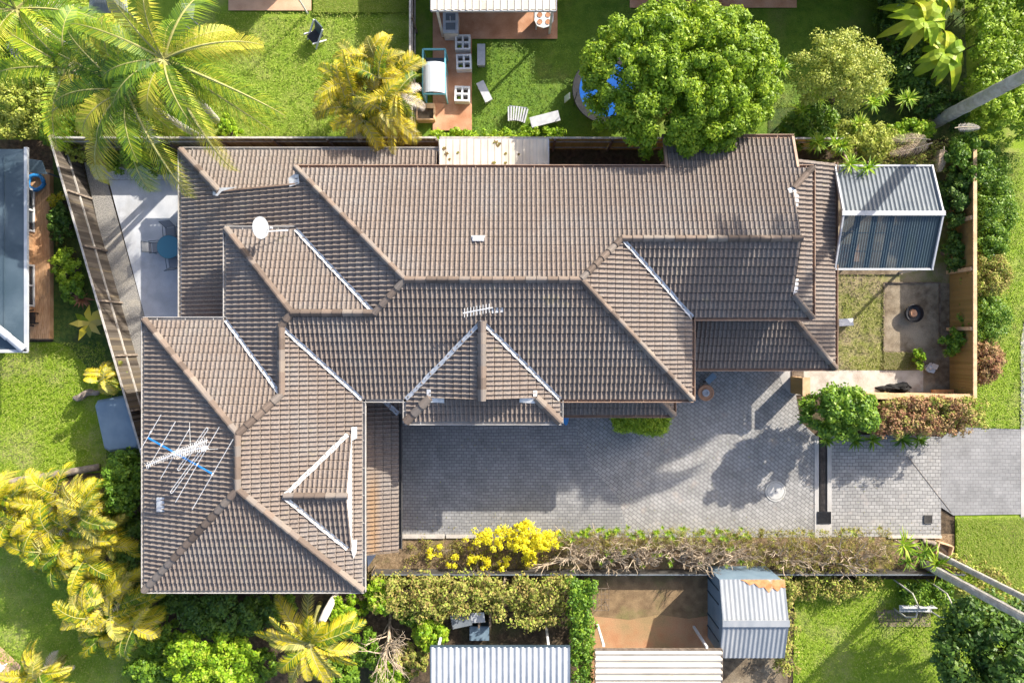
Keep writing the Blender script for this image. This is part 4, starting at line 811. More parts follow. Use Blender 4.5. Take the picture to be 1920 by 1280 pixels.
corr(mb, 1324, 1057, 1438, 1126, zr2, .2, .014, 'y'); corr(mb, 1324, 1126, 1438, 1195, zr2, .2, .014, 'y'); rf = mb.build('roof', M['galv_mid'], gs)
mb = MB(); mb.bar(T(1323, 1126, 2.57), T(1439, 1126, 2.57), .28, .04); mb.build('ridge_capping', M['galv_mid'], rf)
mb = MB(); q = [(1360, 1057), (1438, 1057), (1438, 1070), (1431, 1069), (1424, 1076), (1416, 1070), (1408, 1078), (1401, 1069), (1392, 1070), (1384, 1063), (1376, 1066), (1368, 1060)]; mb.face([T(x, y, zr2(x, y)+.03) for x, y in q][::-1], .5); mb.build('rust_patch', M['rust'], rf)
mb = MB(); mb.prism([T(1326, 1060)[:2], T(1436, 1060)[:2], T(1436, 1126)[:2], T(1326, 1126)[:2]], 0, lambda x, y: zr2(0, 640-y/S)-.05); mb.prism([T(1326, 1126.2)[:2], T(1436, 1126.2)[:2], T(1436, 1192)[:2], T(1326, 1192)[:2]], 0, lambda x, y: zr2(0, 640-y/S)-.05); mb.build('wall', M['blue_shed'], gs)
for y in (1080, 1105, 1147, 1170): MB().box(T(1325.2, y, .9), (.03, .05, 1.8)).build('wall_rib', M['blue_roof'], gs)
hip_house('unseen_shade_house', 'unseen brown roofed house beyond the patio roof, added to shade the top lawns', 815, -330, 1110, -60, 3.0, 'cap', 'brick')  # unseen houses, added north of the view to shade the top lawns
hip_house('unseen_shade_house', 'second unseen brown roofed house, added and sized to shade the top lawn', 1175, -420, 1850, -22, 3.6, 'cap', 'brick')
hip_house('unseen_shade_house', 'third unseen brown roofed house, added for shade beyond the pale terracotta terrace', 380, -300, 600, -40, 2.8, 'cap', 'brick')

# ================================================================== PATIO AND DRIVEWAY THINGS
t = thing('garden_table', T(331, 467), 'round blue glass table on the concrete patio', 'table'); c = T(331, 467, .74)
MB().lathe(c, [(.01, -.008), (.53, -.008), (.53, .008), (.01, .008)], 40).build('tabletop', M['glass_blue'], t)
mb = MB(); ring = [c+Vector((.53*math.cos(i*math.pi/16), .53*math.sin(i*math.pi/16), -.01)) for i in range(33)]; mb.tube(ring, .016, 6, False); mb.build('rim', M['blue_roof'], t)
for k in range(4): a = k*math.pi/2+.6; e = Vector((math.cos(a), math.sin(a), 0)); MB().tube([c+e*.46+Vector((0, 0, -.02)), c+e*.30+Vector((0, 0, -.38)), c+e*.44+Vector((0, 0, -.735))], .018, 6).build('leg', M['blue_roof'], t)
def make_chair(label):
    t = thing('patio_chair', (0, 0, 0), label, 'chair', 'chairs around the glass table')
    fr = MB(); sl = MB()
    for x in (-.23, .23):
        fr.tube([(x, .22, 0), (x, .24, .44), (x, -.22, .42), (x*1.04, -.42, .98)], .015, 6); fr.tube([(x, -.2, 0), (x, -.24, .42)], .015, 6); fr.tube([(x*1.15, .22, .43), (x*1.2, .2, .64), (x*1.2, -.28, .62)], .016, 6)
    fr.tube([(-.24, -.42, .98), (.24, -.42, .98)], .014, 6); fr.tube([(-.23, .24, .44), (.23, .24, .44)], .014, 6); fr.build('frame', M['blue_roof'], t)
    MB().face([(-.22, -.21, .43), (.22, -.21, .43), (.22, .23, .45), (-.22, .23, .45)]); sl.face([(-.22, -.21, .43), (.22, -.21, .43), (.22, .23, .45), (-.22, .23, .45)]); sl.build('seat', M['mesh_grey'], t)
    bk = MB(); bk.face([(-.22, -.23, .46), (-.235, -.42, .96), (.235, -.42, .96), (.22, -.23, .46)]); bk.build('backrest', M['mesh_grey'], t)
    return t
c0 = make_chair('grey mesh patio chair on the sunlit side of the glass table'); c0.location = T(303, 466); c0.rotation_euler = (0, 0, -math.pi/2+.08)
dup(c0, T(329, 438), math.pi+.1, 'grey mesh patio chair above the glass table, nearest the pebbles'); dup(c0, T(335, 494), .12, 'grey mesh patio chair below the glass table in full shade')
mh = thing('manhole_cover', T(1453, 920), 'round pale concrete manhole cover set in the driveway', 'manhole cover'); c = T(1453, 920, .075)
MB().lathe(c, [(.01, .012), (.375, .012), (.40, .0), (.40, -.03)], 40).build('lid', M['lid'], mh); MB().lathe(c, [(.42, -.03), (.42, .01), (.475, .01), (.485, -.03)], 40).build('frame', M['lid'], mh); MB().lathe(c, [(.005, .014), (.03, .016), (.03, .01)], 10).build('lifting_hole', M['dark'], mh)
dr = thing('drain_grate', T(1541, 895), 'long black slotted drain grate across the driveway', 'drain'); mb = MB(); zz = .085
for i in range(62): mb.box(T(1541.5, 824+i*2.17, zz), (.30, .022, .02))
for x in (1535.8, 1547.5): mb.bar(T(x, 822, zz), T(x, 959, zz), .025, .02)
mb.build('grate_bars', M['dark'], dr); MB().box(T(1541.5, 890, .068), (.30, 3.45, .008)).build('channel_floor', M['bark'], dr)
for x in (1530, 1554): MB().box(T(x, 912, .055), (.20, 4.75, .05)).build('concrete_edge', M['footpath'], dr)
MB().box(T(1542, 993, .054), (.4, .62, .05)).build('concrete_edge', M['footpath'], dr)
def grate(name, label, cx, cy, w, h, n, m='dark'):
    t = thing(name, T(cx, cy), label, 'drain'); mb = MB(); mb.box(T(cx, cy, .082), (w, h, .01)); mb.build('sump_floor', M['bark'], t); mb = MB()
    for i in range(n): mb.box(T(cx, cy, .10)+Vector((-w/2+w*(i+.5)/n, 0, 0)), (w/n*.55, h, .02))
    for s in (-1, 1): mb.box(T(cx, cy, .102)+Vector((0, s*h/2, 0)), (w+.04, .04, .03)); mb.box(T(cx, cy, .102)+Vector((s*w/2, 0, 0)), (.04, h, .03))
    mb.build('grate_bars', M[m], t)
grate('sump_grate', 'black square sump grate at the lower end of the long drain', 1543.5, 969, .60, .52, 12); grate('yard_grate', 'small steel gully grate near the driveway corner', 1738, 972, .34, .36, 6, 'colour_steel')
kb = thing('kerb', T(810, 1006), 'pale concrete kerb between the pavers and the planting bed', 'kerb')
MB().box(T(790, 1004, .09), (2.2, .17, .14)).build('segment', M['kerb'], kb); MB().box(T(868, 1004, .065), (1.55, .15, .13)).build('segment', M['kerb'], kb)
kb = thing('kerb', T(1715, 1006), 'short concrete kerb at the lower street corner of the pavers', 'kerb'); MB().box(T(1713, 1005, .06), (2.5, .12, .12)).build('segment', M['kerb'], kb)
dj = MB(); dj.bar(T(1701, 855, .075), T(1782, 960, .075), .014, .012); tag(dj.build('joint_strip', M['bark'], None, at=T(1740, 905)), 'thin dark expansion strip cutting diagonally across the entry pavers', 'joint strip')
po = thing('pot_fountain', T(1320, 735), 'round terracotta pot with pale pebbles by the house corner', 'pot'); c = T(1319, 735, 0)
MB().lathe(c, [(.22, 0), (.34, .25), (.38, .42), (.34, .44), (.27, .38), (.02, .36)], 28).build('bowl', M['pot'], po); MB().lathe(c, [(.16, .37), (.17, .42), (.11, .43), (.08, .38), (.01, .38)], 20).build('pebble_ring', M['offwhite'], po)
sl = thing('solar_lamp', T(1326, 708), 'small blue solar panel on a stand beside the terracotta pot', 'lamp'); MB().box(T(1327, 708, .5), (.5, .30, .03), .75, Matrix.Rotation(.15, 3, 'X')).build('panel', M['blue_shed'], sl); MB().tube([T(1318, 716, 0), T(1322, 712, .48)], .03, 8).build('stand', M['dark'], sl)
bb = thing('surfboard', T(1058, 775), 'blue oval board leaning at the house corner', 'board'); mb = MB(); mb.lathe(T(1060, 774, .35), [(.01, .03), (.7, .015), (.75, 0), (.7, -.015), (.01, -.03)], 24, .22, .72, Matrix.Rotation(.35, 3, 'Y')); mb.build('deck', M['pool_blue'], bb)

# ================================================================== COURTYARD
fp = thing('fire_bowl', T(1708, 588), 'black fire bowl with a rusty centre on the courtyard soil', 'fire bowl'); c = T(1706, 588, 0)
MB().lathe(c, [(.18, 0), (.38, .22), (.42, .40), (.40, .41), (.34, .28), (.02, .20)], 28).build('bowl', M['dark'], fp); MB().lathe(c, [(.02, .36), (.15, .34), (.2, .26)], 16).build('embers', M['pot'], fp)
ed = thing('bed_edging', T(1708, 594), 'brown timber frame edging the square courtyard bed', 'edging')
for a, b in (((1655, 530), (1655, 659)), ((1655, 659), (1727, 659)), ((1655, 530), (1760, 530)), ((1760, 530), (1760, 640))): MB().bar(T(*a, .06), T(*b, .06), .05, .12).build('board', M['bark'], ed)
b = thing('white_bench', T(1580, 604), 'small white bench by the tiled lower roof in the courtyard', 'bench'); MB().box(T(1578, 604.5, .42), (.66, .34, .05), .05).build('seat', M['white'], b)
for x in (1568, 1588): MB().box(T(x, 604.5, .2), (.05, .3, .4)).build('leg', M['white'], b)
def heap(name, label, cat, cx, cy, rx, ry, h, m, n=10, seed=3):
    r = random.Random(seed); mb = MB(); k = 26; V = []
    for i in range(n+1):
        for j in range(k):
            a = 2*math.pi*j/k; q = i/n; rr = 1+.18*math.sin(3*a+seed)+.12*math.sin(7*a); z = h*(1-q*q)*(1+.25*math.sin(5*a+q*4)+r.uniform(-.18, .18)); V.append((math.cos(a)*rx*q*rr, math.sin(a)*ry*q*rr, max(.0, z)))
    c = T(cx, cy, .02); b0 = len(mb.v); mb.v += [tuple(c+Vector(v)) for v in V]
    for i in range(n):
        for j in range(k): mb.f.append((b0+i*k+j, b0+(i+1)*k+j, b0+(i+1)*k+(j+1) % k, b0+i*k+(j+1) % k)); mb.var.append(.5)
    return tag(mb.build(name, M[m], None, at=c), label, cat)
heap('tarpaulin', 'crumpled black tarpaulin heaped on the sandy path', 'tarpaulin', 1678, 729, .82, .30, .55, 'dark_cloth', 10, 5)
wc = thing('garden_ornament', T(1738, 690), 'white garden ornament of folded wings in the courtyard corner', 'ornament'); mb = MB()
for a, e, l in ((.5, .9, .42), (2.3, .8, .45), (3.6, .6, .36), (5.0, .7, .34)):
    c = T(1738, 689, .2); d = Vector((math.cos(a)*math.cos(e), math.sin(a)*math.cos(e), math.sin(e))); s = Vector((-math.sin(a), math.cos(a), 0))*.17; mb.face([c-s*.4, c+d*l*.6-s, c+d*l, c+d*l*.6+s, c+s*.4])
mb.lathe(T(1738, 689, .0), [(.16, 0), (.12, .1), (.1, .3), (.02, .36)], 12); mb.build('body', M['offwhite'], wc)

# ================================================================== BACK YARD THINGS BEYOND THE FENCE
tr = thing('trampoline', T(1128, 205), 'round blue trampoline half hidden beneath the large round tree', 'trampoline'); c = T(1133, 180, .85)
MB().lathe(c, [(.01, 0), (1.25, 0), (1.25, -.02), (.01, -.02)], 40).build('mat', M['tramp_blue'], tr); MB().lathe(c, [(1.26, -.02), (1.26, .03), (1.56, .03), (1.58, -.04)], 40).build('edge_pad', M['dark'], tr)
for k in range(6): a = k*math.pi/3+.3; e = Vector((math.cos(a), math.sin(a), 0)); MB().tube([c+e*1.5+Vector((0, 0, -.83)), c+e*1.5+Vector((0, 0, .9))], .02, 6).build('pole', M['dark'], tr)
MB().bar(T(1058, 190, .2), T(1066, 190, .75), .3, .03).build('step_ladder', M['steel'], tr)
def planter(x, y, rz, label, first=[None]):
    if first[0]: return dup(first[0], T(x, y), rz, label)
    t = thing('cube_planter', T(x, y), label, 'planter', 'white four cell planters on the terracotta path'); c = T(x, y, 0); mb = MB(); w = .62
    for s in (-1, 0, 1): mb.box(c+Vector((s*w/2, 0, .25)), (.085, w+.085, .5)); mb.box(c+Vector((0, s*w/2, .252)), (w+.08, .08, .5))
    mb.build('frame', M['white'], t); MB().box(c+Vector((0, 0, .12)), (w, w, .2)).build('soil', M['dirt_dark'], t); lm = MB(); rosette(lm, c+Vector((-.15, -.15, .25)), 9, .16, .06, (.3, 1.2)); lm.build('seedling', G['hedge'], t)
    first[0] = t; return t
planter(869, 88, .0, 'white four cell planter next to the white sink cabinet'); planter(871, 124, 0.03, 'middle white four cell planter on the shaded terracotta path'); planter(868, 183, -.03, 'white four cell planter nearest the sunny end of the path')
sk = thing('sink_cabinet', T(848, 56), 'white outdoor sink cabinet at the terrace corner', 'cabinet'); MB().box(T(848, 58, .42), (.66, 1.0, .84)).build('cabinet', M['white'], sk); MB().box(T(848, 58, .86), (.70, 1.04, .05)).build('worktop', M['offwhite'], sk)
for y in (49, 66): MB().box(T(848, y, .888), (.44, .32, .012)).build('basin', M['galv'], sk)
MB().tube([T(848, 57.5, .88), T(848, 57.5, 1.1), T(848, 52, 1.12)], .015, 6).build('tap', M['steel'], sk)
tt = thing('play_table', T(1016, 48), 'white round ended table with four brown cups inset', 'table'); mb = MB(); q = [T(1001, 35)[:2], T(1036, 35)[:2], T(1036, 52)[:2], T(1031, 62)[:2], T(1018, 66)[:2], T(1006, 62)[:2], T(1001, 52)[:2]]; mb.prism(q, .66, .72); mb.build('tabletop', M['white'], tt)
for x in (1011, 1026):
    for y in (42, 55): MB().lathe(T(x, y, .725), [(.01, 0), (.11, 0), (.12, .02), (.10, .01)], 14).build('cup', M['terracotta'], tt)
for x in (1005, 1032): MB().box(T(x, 48, .33), (.06, .5, .66)).build('leg', M['white'], tt)
def bench(x, y, rz, L, label, first=[None], W=.36):
    if first[0] and False: pass
    t = thing('plank_bench', T(x, y), label, 'bench', 'pale plank benches on the shaded lawn'); R = Matrix.Rotation(rz, 3, 'Z'); c = T(x, y, 0)
    MB().box(c+Vector((0, 0, .42)), (L, W, .06), rz).build('seat', M['offwhite'], t)
    for s in (-1, 1): MB().box(c+R@Vector((s*L*.38, 0, .2)), (.08, W*.85, .4), rz).build('leg', M['offwhite'], t)
    return t
bench(903, 110, math.pi/2, .98, 'pale plank bench standing straight beside the terracotta path'); bench(909, 178, -1.12, .98, 'tilted pale plank bench just right of the lowest planter'); bench(1021, 229, .25, 1.36, 'longest pale plank bench lying by the fence near the trampoline', W=.48)
sc = thing('slatted_chair', T(970, 216), 'grey curved slatted chair on the lawn above the fence', 'chair'); c = T(970, 218, 0); R = Matrix.Rotation(-.12, 3, 'Z'); mb = MB()
for i in range(8): x = -.40+i*.115; mb.box(c+R@Vector((x, -.02-.06*(x/.4)**2, .42+.02*math.cos(x*4))), (.07, .66, .025), -.12-x*.35)
mb.build('slats', M['offwhite'], sc)
for s in (-1, 1): MB().bar(c+R@Vector((-.42, s*.3, .38)), c+R@Vector((.42, s*.3, .38)), .05, .05).build('rail', M['galv'], sc); MB().box(c+R@Vector((s*.36, 0, .19)), (.05, .5, .38), -.12).build('leg', M['galv'], sc)
gh = thing('greenhouse', T(818, 150), 'white and teal walk in greenhouse beside the terracotta path', 'greenhouse'); hz = 1.35
x0, y0, x1, y1 = 800, 116, 840, 196
mb = MB()
for x in (x0, x1):
    for y in (y0, y0+26, y1): mb.box(T(x, y, hz/2), (.06, .06, hz))
for z in (.05, hz): mb.bar(T(x0, y0, z), T(x1, y0, z), .07); mb.bar(T(x0, y1, z), T(x1, y1, z), .07); mb.bar(T(x0, y0, z), T(x0, y1, z), .07); mb.bar(T(x1, y0, z), T(x1, y1, z), .07)
mb.bar(T(x0, y0+26, hz), T(x1, y0+26, hz), .1); mb.build('frame', M['teal'], gh)
mb = MB()
for i in range(12):
    a0, a1 = math.pi*i/12, math.pi*(i+1)/12; xa, xb = 820-20*math.cos(a0), 820-20*math.cos(a1); za, zb = hz+.3*math.sin(a0), hz+.3*math.sin(a1); mb.face([T(xa, y1, za), T(xb, y1, zb), T(xb, y0+26, zb), T(xa, y0+26, za)])
mb.face([T(x0, y0+26, 0), T(x0, y1, 0), T(x0, y1, hz), T(x0, y0+26, hz)]); mb.face([T(x1, y0+26, 0), T(x1, y1, 0), T(x1, y1, hz), T(x1, y0+26, hz)]); mb.build('panes', M['clear_pane'], gh)
MB().box(T(820, y0+13, .25), (.9, .6, .5)).build('inner_tray', M['blue_roof'], gh)
ws = MB(); q0 = [T(782+U(-2, 2)+i*5.2, 186-6*math.sin(i*.6), .9+.25*math.sin(i*.6)) for i in range(7)]; ws.tube(q0, [.10, .17, .2, .2, .18, .15, .08], 8); tag(ws.build('folded_cover', M['dark_cloth'], None, at=T(798, 184)), 'dark folded cover bundled at the end of the greenhouse', 'cover')
rb = thing('raised_bed', T(800, 214), 'pale timber raised bed in the lower corner by the terracotta path', 'planter'); mb = MB()
for a, b in (((784, 203), (816, 203)), ((784, 230), (816, 230)), ((784, 203), (784, 230)), ((816, 203), (816, 230))): MB().bar(T(*a, .25), T(*b, .25), .06, .5).build('board', M['tan_timber'], rb)
MB().box(T(800, 216.5, .2), (.72, .6, .3)).build('soil', M['dirt_dark'], rb); MB().box(T(800, 206, .53), (.84, .22, .05)).build('shelf', M['tan_timber'], rb)
wp = thing('clothes_post', T(577, 26), 'white clothes line post at the corner of the pale terrace', 'post'); MB().tube([T(577, 26, 0), T(577, 26, 2.3)], .04, 8).build('pole', M['white'], wp); MB().bar(T(565, 26, 2.3), T(589, 26, 2.3), .05, .05).build('crossbar', M['white'], wp)
bq = thing('folding_chair', T(594, 74), 'black sling chair with white ends alone on the top lawn', 'chair'); rz = -.85; R = Matrix.Rotation(rz, 3, 'Z'); c = T(594, 76, 0)
MB().box(c+R@Vector((0, .05, .40)), (.5, .62, .04), rz).build('seat', M['dark'], bq); MB().box(c+R@Vector((0, .38, .72)), (.5, .05, .66), rz, Matrix.Rotation(-.35, 3, 'X')).build('backrest', M['blue_roof'], bq)
for s in (-1, 1): MB().bar(c+R@Vector((s*.3, -.30, .02)), c+R@Vector((s*.3, .45, .95)), .07, .05).build('side_frame', M['white'], bq); MB().bar(c+R@Vector((s*.3, .35, .02)), c+R@Vector((s*.3, -.3, .58)), .06, .05).build('leg', M['white'], bq)
def sail(label, pts, z):
    q = [P(*p, z) for p in pts]; t = thing('shade_sail', Vector((q[0].x, q[0].y, 0)), label, 'shade sail', 'grey shade canopies among the palms'); mb = MB(); n = 8; cc = sum(q, Vector())/len(q)
    for i in range(len(q)):
        a, b = q[i], q[(i+1) % len(q)]
        for k in range(n): f0, f1 = a.lerp(b, k/n), a.lerp(b, (k+1)/n); zz = Vector((0, 0, .45)); mb.face([f0, f1, f1.lerp(cc, .5)+zz*.55, f0.lerp(cc, .5)+zz*.6]); mb.face([f0.lerp(cc, .5)+zz*.6, f1.lerp(cc, .5)+zz*.55, cc+zz])
    mb.build('canopy', M['galv'], t)
    for p in q[:2]: MB().tube([Vector((p.x, p.y, 0)), p], .03, 6).build('pole', M['galv'], t)
sail('grey shade canopy cut by the top edge behind the palms', [(165, 26), (240, 24), (236, -30), (172, -34)], 2.4); sail('small grey shade canopy between the palm crowns', [(190, 68), (232, 80), (240, 42), (205, 50)], 2.4); sail('dark slate shade canopy right of the tallest palm crown', [(336, 36), (362, 38), (366, 8), (340, 6)], 2.4)

# ================================================================== LOWER YARD THINGS
ab = thing('arch_bench', T(1705, 1135), 'white slatted garden bench under a rusty hoop arch', 'bench'); mb = MB()
for i in range(5): mb.box(T(1706, 1128+i*2.6, .45), (1.5, .05, .03))
mb.build('seat', M['white'], ab); mb = MB()
for i in range(4): mb.bar(T(1676, 1126, .55+i*.1), T(1736, 1126, .55+i*.1), .03, .06)
mb.build('backrest', M['offwhite'], ab)
for x in (1676, 1737):
    mb = MB(); mb.tube([T(x, 1140, 0), T(x, 1140, 1.0), T(x, 1128, 1.75), T(x, 1106, 1.95), T(x, 1090, 1.5), T(x, 1086, 0)], .035, 8); mb.build('hoop', M['palm_bark'], ab)
sheet('flower_bed', [(1640, 1143), (1655, 1140), (1742, 1146), (1742, 1172), (1648, 1172)], nz(), M['dirt_dark'])
tl = thing('trellis_frame', T(1125, 1120), 'rusty wire trellis frame standing on the red dirt', 'trellis'); mb = MB()
for i in range(5): mb.tube([T(1107+i*7, 1085, 1.2), T(1107+i*7, 1125, 1.2)], .012, 5)
for j in range(5): mb.tube([T(1107, 1085+j*10, 1.2), T(1135, 1085+j*10, 1.2)], .012, 5)
mb.build('wire_panel', M['bark'], tl)
for p in ((1107, 1085), (1135, 1085), (1107, 1125), (1135, 1125)): MB().tube([T(*p, 0), T(*p, 1.2)], .018, 6).build('leg', M['bark'], tl)
st = thing('metal_sheet_rack', T(880, 1155), 'timber rack carrying crooked grey metal sheets', 'rack'); mb = MB()
for x in (862, 900, 920): MB().box(T(x, 1150, .5), (.08, .5, 1.0)).build('post', M['bark'], st)
MB().box(T(868, 1145, 1.05), (.9, .62, .03), .18, Matrix.Rotation(.08, 3, 'Y')).build('metal_sheet', M['galv'], st); MB().box(T(898, 1141, 1.0), (.62, .45, .03), .1, Matrix.Rotation(-.1, 3, 'Y')).build('metal_sheet', M['galv_light'], st)
tu = thing('storage_tub', T(900, 1190), 'dark blue storage tub in front of the zinc roof', 'tub'); MB().box(T(900, 1176, .3), (.85, .6, .6)).build('body', M['blue_roof'], tu); MB().box(T(900, 1176, .62), (.9, .65, .05)).build('lid', M['blue_shed'], tu)
pt = thing('garden_pot', T(92, 918), 'round clay pot below the log edging', 'pot'); MB().lathe(T(92, 918, 0), [(.2, 0), (.27, .4), (.29, .45), (.23, .45), (.2, .3), (.02, .28)], 20).build('pot', M['palm_bark'], pt)
wt = thing('white_bench', T(0, 1260), 'white bench on the pale terrace in the bottom corner', 'bench'); MB().box(T(4, 1238, .45), (.85, .4, .05), -.7).build('seat', M['white'], wt)
for s in (-.3, .3): MB().box(T(4, 1238, .22)+Vector((s*.77, -s*.64, 0)), (.05, .36, .44), -.7).build('leg', M['white'], wt)
hs = MB(); hs.tube([T(145+i*7, 745-i*2+3*math.sin(i*1.3), .22+.06*math.sin(i)) for i in range(8)], [.1, .15, .17, .15, .16, .13, .12, .06], 8); tag(hs.build('fallen_frond_bundle', M['log'], None, at=T(170, 738)), 'grey bundle of fallen palm fronds above the plastic shed', 'frond bundle')
cb = thing('timber_crate', T(1762, 1022), 'open timber crate at the street end of the planting bed', 'crate')
for a, b in (((1752, 1012), (1778, 1020)), ((1778, 1020), (1772, 1042)), ((1772, 1042), (1746, 1034)), ((1746, 1034), (1752, 1012))): MB().bar(T(*a, .2), T(*b, .2), .05, .4).build('side', M['tan_timber'], cb)
MB().box(T(1762, 1027, .1), (.6, .5, .1), -.3).build('soil', M['dirt_dark'], cb)
def log(label, a, b, r, group='logs lying in the planting bed'):
    mb = MB(); A, B = T(*a, r), T(*b, r+.1); mb.tube([A.lerp(B, i/6)+Vector((0, 0, U(-.02, .02))) for i in range(7)], [r*U(.85, 1.1) for _ in range(7)], 9); tag(mb.build('log', M['log'], None, at=A, smooth=True), label, 'log', group)
log('thick grey log leaning against the open crate', (1726, 1012), (1748, 1016), .12); log('longer grey log pointing from the crate towards the street', (1750, 1012), (1776, 1040), .07); log('short stump end sitting just below the kerb', (1706, 1016), (1712, 1026), .15)

# ================================================================== PLANTS
tree('shade_tree', 'large round bright green tree with a dense broad crown', 'tree', 1275, 152, 4.1, (3.85, 2.95, 2.3), 640, 170, .135, 'tree_green', base=(1250, 210), cr=.10, trunk_r=.22, fill=.22, zmin=-.25)
tree('olive_tree', 'feathery olive green tree between the round tree and banana clump', 'tree', 1572, 135, 3.2, (1.95, 1.55, 1.3), 150, 110, .10, 'olive', base=(1560, 190), cr=.2, fill=.3)
tree('street_shrub', 'glossy mid green shrub at the driveway bend', 'shrub', 1572, 772, 2.3, (1.5, 1.05, 1.3), 120, 110, .15, 'mid_green', cr=.22, base=(1530, 765), fill=.25, zmin=-.8)
tree('corner_tree', 'dark green tree with yellowing leaves in the lower street corner', 'tree', 1862, 1212, 3.0, (2.5, 2.1, 1.6), 150, 110, .2, 'dark_green', cr=.2, base=(1830, 1190))
tree('lime_shrub', 'bright lime shrub below the wing roof', 'shrub', 400, 1236, 1.6, (2.0, 1.25, .9), 130, 100, .15, 'lime', cr=.18)
tree('dark_shrub', 'dark glossy shrub under the lower roof corner, above the lime shrub', 'shrub', 425, 1150, 1.3, (2.1, .85, .8), 90, 90, .17, 'dark_green', cr=.22)
tree('dark_shrub', 'tall dark shrub between the wing roof and the plastic shed', 'shrub', 232, 905, 1.7, (.75, 1.3, 1.1), 80, 90, .15, 'mid_green', cr=.26)
tree('dark_shrub', 'dark shrub beside the wing roof below the tall dark shrub', 'shrub', 245, 1040, 1.2, (.6, 1.7, .8), 70, 90, .16, 'dark_green', cr=.28)
box_plant('box_hedge', 'neat bright green box hedge at the edge of the driveway', 'hedge', [(1143, 770), (1244, 770), (1243, 801), (1232, 803), (1218, 811), (1200, 804), (1148, 799)], .08, 1.25, 300, .085, 'hedge', rough=.06, per=60, cr=.17)
box_plant('russet_hedge', 'russet brown hedge between the street shrub and the crossover', 'hedge', [(1605, 748), (1630, 741), (1735, 742), (1768, 760), (1772, 798), (1605, 803)], .3, 1.9, 300, .11, 'russet', rough=.35, per=40, cr=.24)
box_plant('olive_hedge', 'olive tinged shrubbery fringing the russet hedge by the tan wall', 'hedge', [(1595, 742), (1762, 740), (1790, 752), (1792, 790), (1760, 803), (1605, 804)], .3, 1.92, 150, .13, 'tan_olive', rough=.3, per=40, cr=.24)
def fans(lst, labels, leaf, name, cat, group, L=.55, w=.07, z=.5, n=22, el=(.0, 1.2)):
    for (x, y), lb in zip(lst, labels): rosette_plant(name, lb, cat, x, y, z, n, L*U(.85, 1.15), w, leaf, group, el=el)
fans([(1549, 824), (1602, 824), (1634, 824), (1690, 824), (1722, 824)], ['fan leaved plant at the top end of the drain grate', 'fan leaved plant second along the hedge foot from the drain', 'smaller fan leaved plant midway along the hedge foot', 'fan leaved plant second from the street end of the hedge foot', 'fan leaved plant nearest the street end of the hedge foot'], 'mid_green', 'fan_plant', 'plant', 'fan plants along the hedge foot', .62, .09, .35)
# planting bed: flowering yellow shrubs
box_plant('yellow_shrub', 'long bright yellow shrub spilling over the driveway edge', 'shrub', [(862, 992), (905, 986), (960, 978), (985, 965), (1000, 980), (1046, 990), (1042, 1012), (1010, 1018), (985, 1030), (965, 1016), (930, 1014), (905, 1006)], .4, 1.15, 170, .10, 'yellow', rough=.2, per=34, cr=.15)
for x, y, lb in ((816, 1026, 'small yellow sprig nearest the garage'), (852, 1046, 'small yellow sprig at the lower side of the bed'), (888, 1036, 'yellow sprig just below the long yellow shrub'), (912, 1046, 'yellow sprig rising low in the middle of the mulch'), (946, 1050, 'thin yellow sprig by the low steel fence')):
    t = thing('yellow_sprig', T(x, y), lb, 'plant', 'yellow sprigs in the planting bed'); mb, sb = MB(), MB(); c = T(x, y)
    cs = [(c.x+U(-.28, .28), c.y+U(-.3, .3), U(.35, .75)) for _ in range(8)]; clumpcloud(mb, cs, [.15]*8, 34, .095); mb.build('foliage', G['yellow'], t)
    for q in cs: limb(sb, c, q, .02, .008, .15, 5)
    twigs(sb, c, (U(-1, 1), U(-1, .2), .5), .7, .022, 2); sb.build('stem', M['bare_twig'], t)
hl = ['dry twiggy shrub next to the long yellow shrub', 'dry twiggy shrub second along from the yellow shrub', 'dry twiggy shrub third along, with green shoots at its foot', 'dry twiggy shrub fourth along from the yellow shrub', 'brown leafed shrub opposite the manhole cover', 'brown leafed shrub below the square sump grate', 'last brown leafed shrub beside the fan palms']
YMIN[0] = T(0, 1064).y
for i, lb in enumerate(hl):
    x = 1090+i*87; t = thing('dry_shrub', T(x, 1044), lb, 'shrub', 'dry shrubs along the planting bed'); tw, mb = MB(), MB(); leafy = i >= 4
    for k in range(3 if not leafy else 2):
        b0 = T(x+U(-34, 34), 1053+U(-6, 6), .15)
        tw.tube([b0, b0+Vector((U(-.2, .2), U(.1, .3), .3))], [.06, .05], 7)
        for j in range(8 if not leafy else 5): twigs(tw, b0+Vector((U(-.1, .1), U(0, .25), U(.15, .35))), (U(-1.1, 1.1), U(-.1, 1.2), U(.2, .9)), U(.55, .95), U(.03, .05), 2, .55, .15)
    for k in range(26 if not leafy else 12): twigs(tw, T(x+U(-44, 44), U(1004, 1030), U(.4, .8)), (U(-1, 1), U(-.3, 1), U(.2, .9)), U(.35, .6), .013, 2)
    tw.build('branches', M['bare_twig'], t)
    cs = [tuple(T(x+U(-46, 46), U(985, 1020) if (k % 2 or not leafy) else U(1014, 1060), U(.5, 1.02))) for k in range(170 if leafy else 120)]
    clumpcloud(mb, cs, [.16*U(.6, 1.2) for _ in cs], 34, .06, .3, asp=.35); mb.build('foliage', G['dry' if i != 2 else 'tan_olive'], t)
    gb = MB()
    for k in range(22 if i < 4 else 9): rosette(gb, T(x+U(-46, 46), U(981, 1002) if k % 4 else U(1008, 1050), U(.5, 1.08)), 14, U(.16, .28), .035, (.3, 1.3), .3)
    gb.build('foliage', G['lime'] if not leafy else G['tan_olive'], t)
YMIN[0] = None
fans([(1692, 1020), (1755, 1054)], ['fan palm with pale stiff leaves beside the last brown shrub', 'yellow green fan palm at the street corner of the bed'], 'lime', 'fan_palm', 'plant', 'fan palms in the planting bed', .85, .07, .75, 34, (-.1, 1.3))
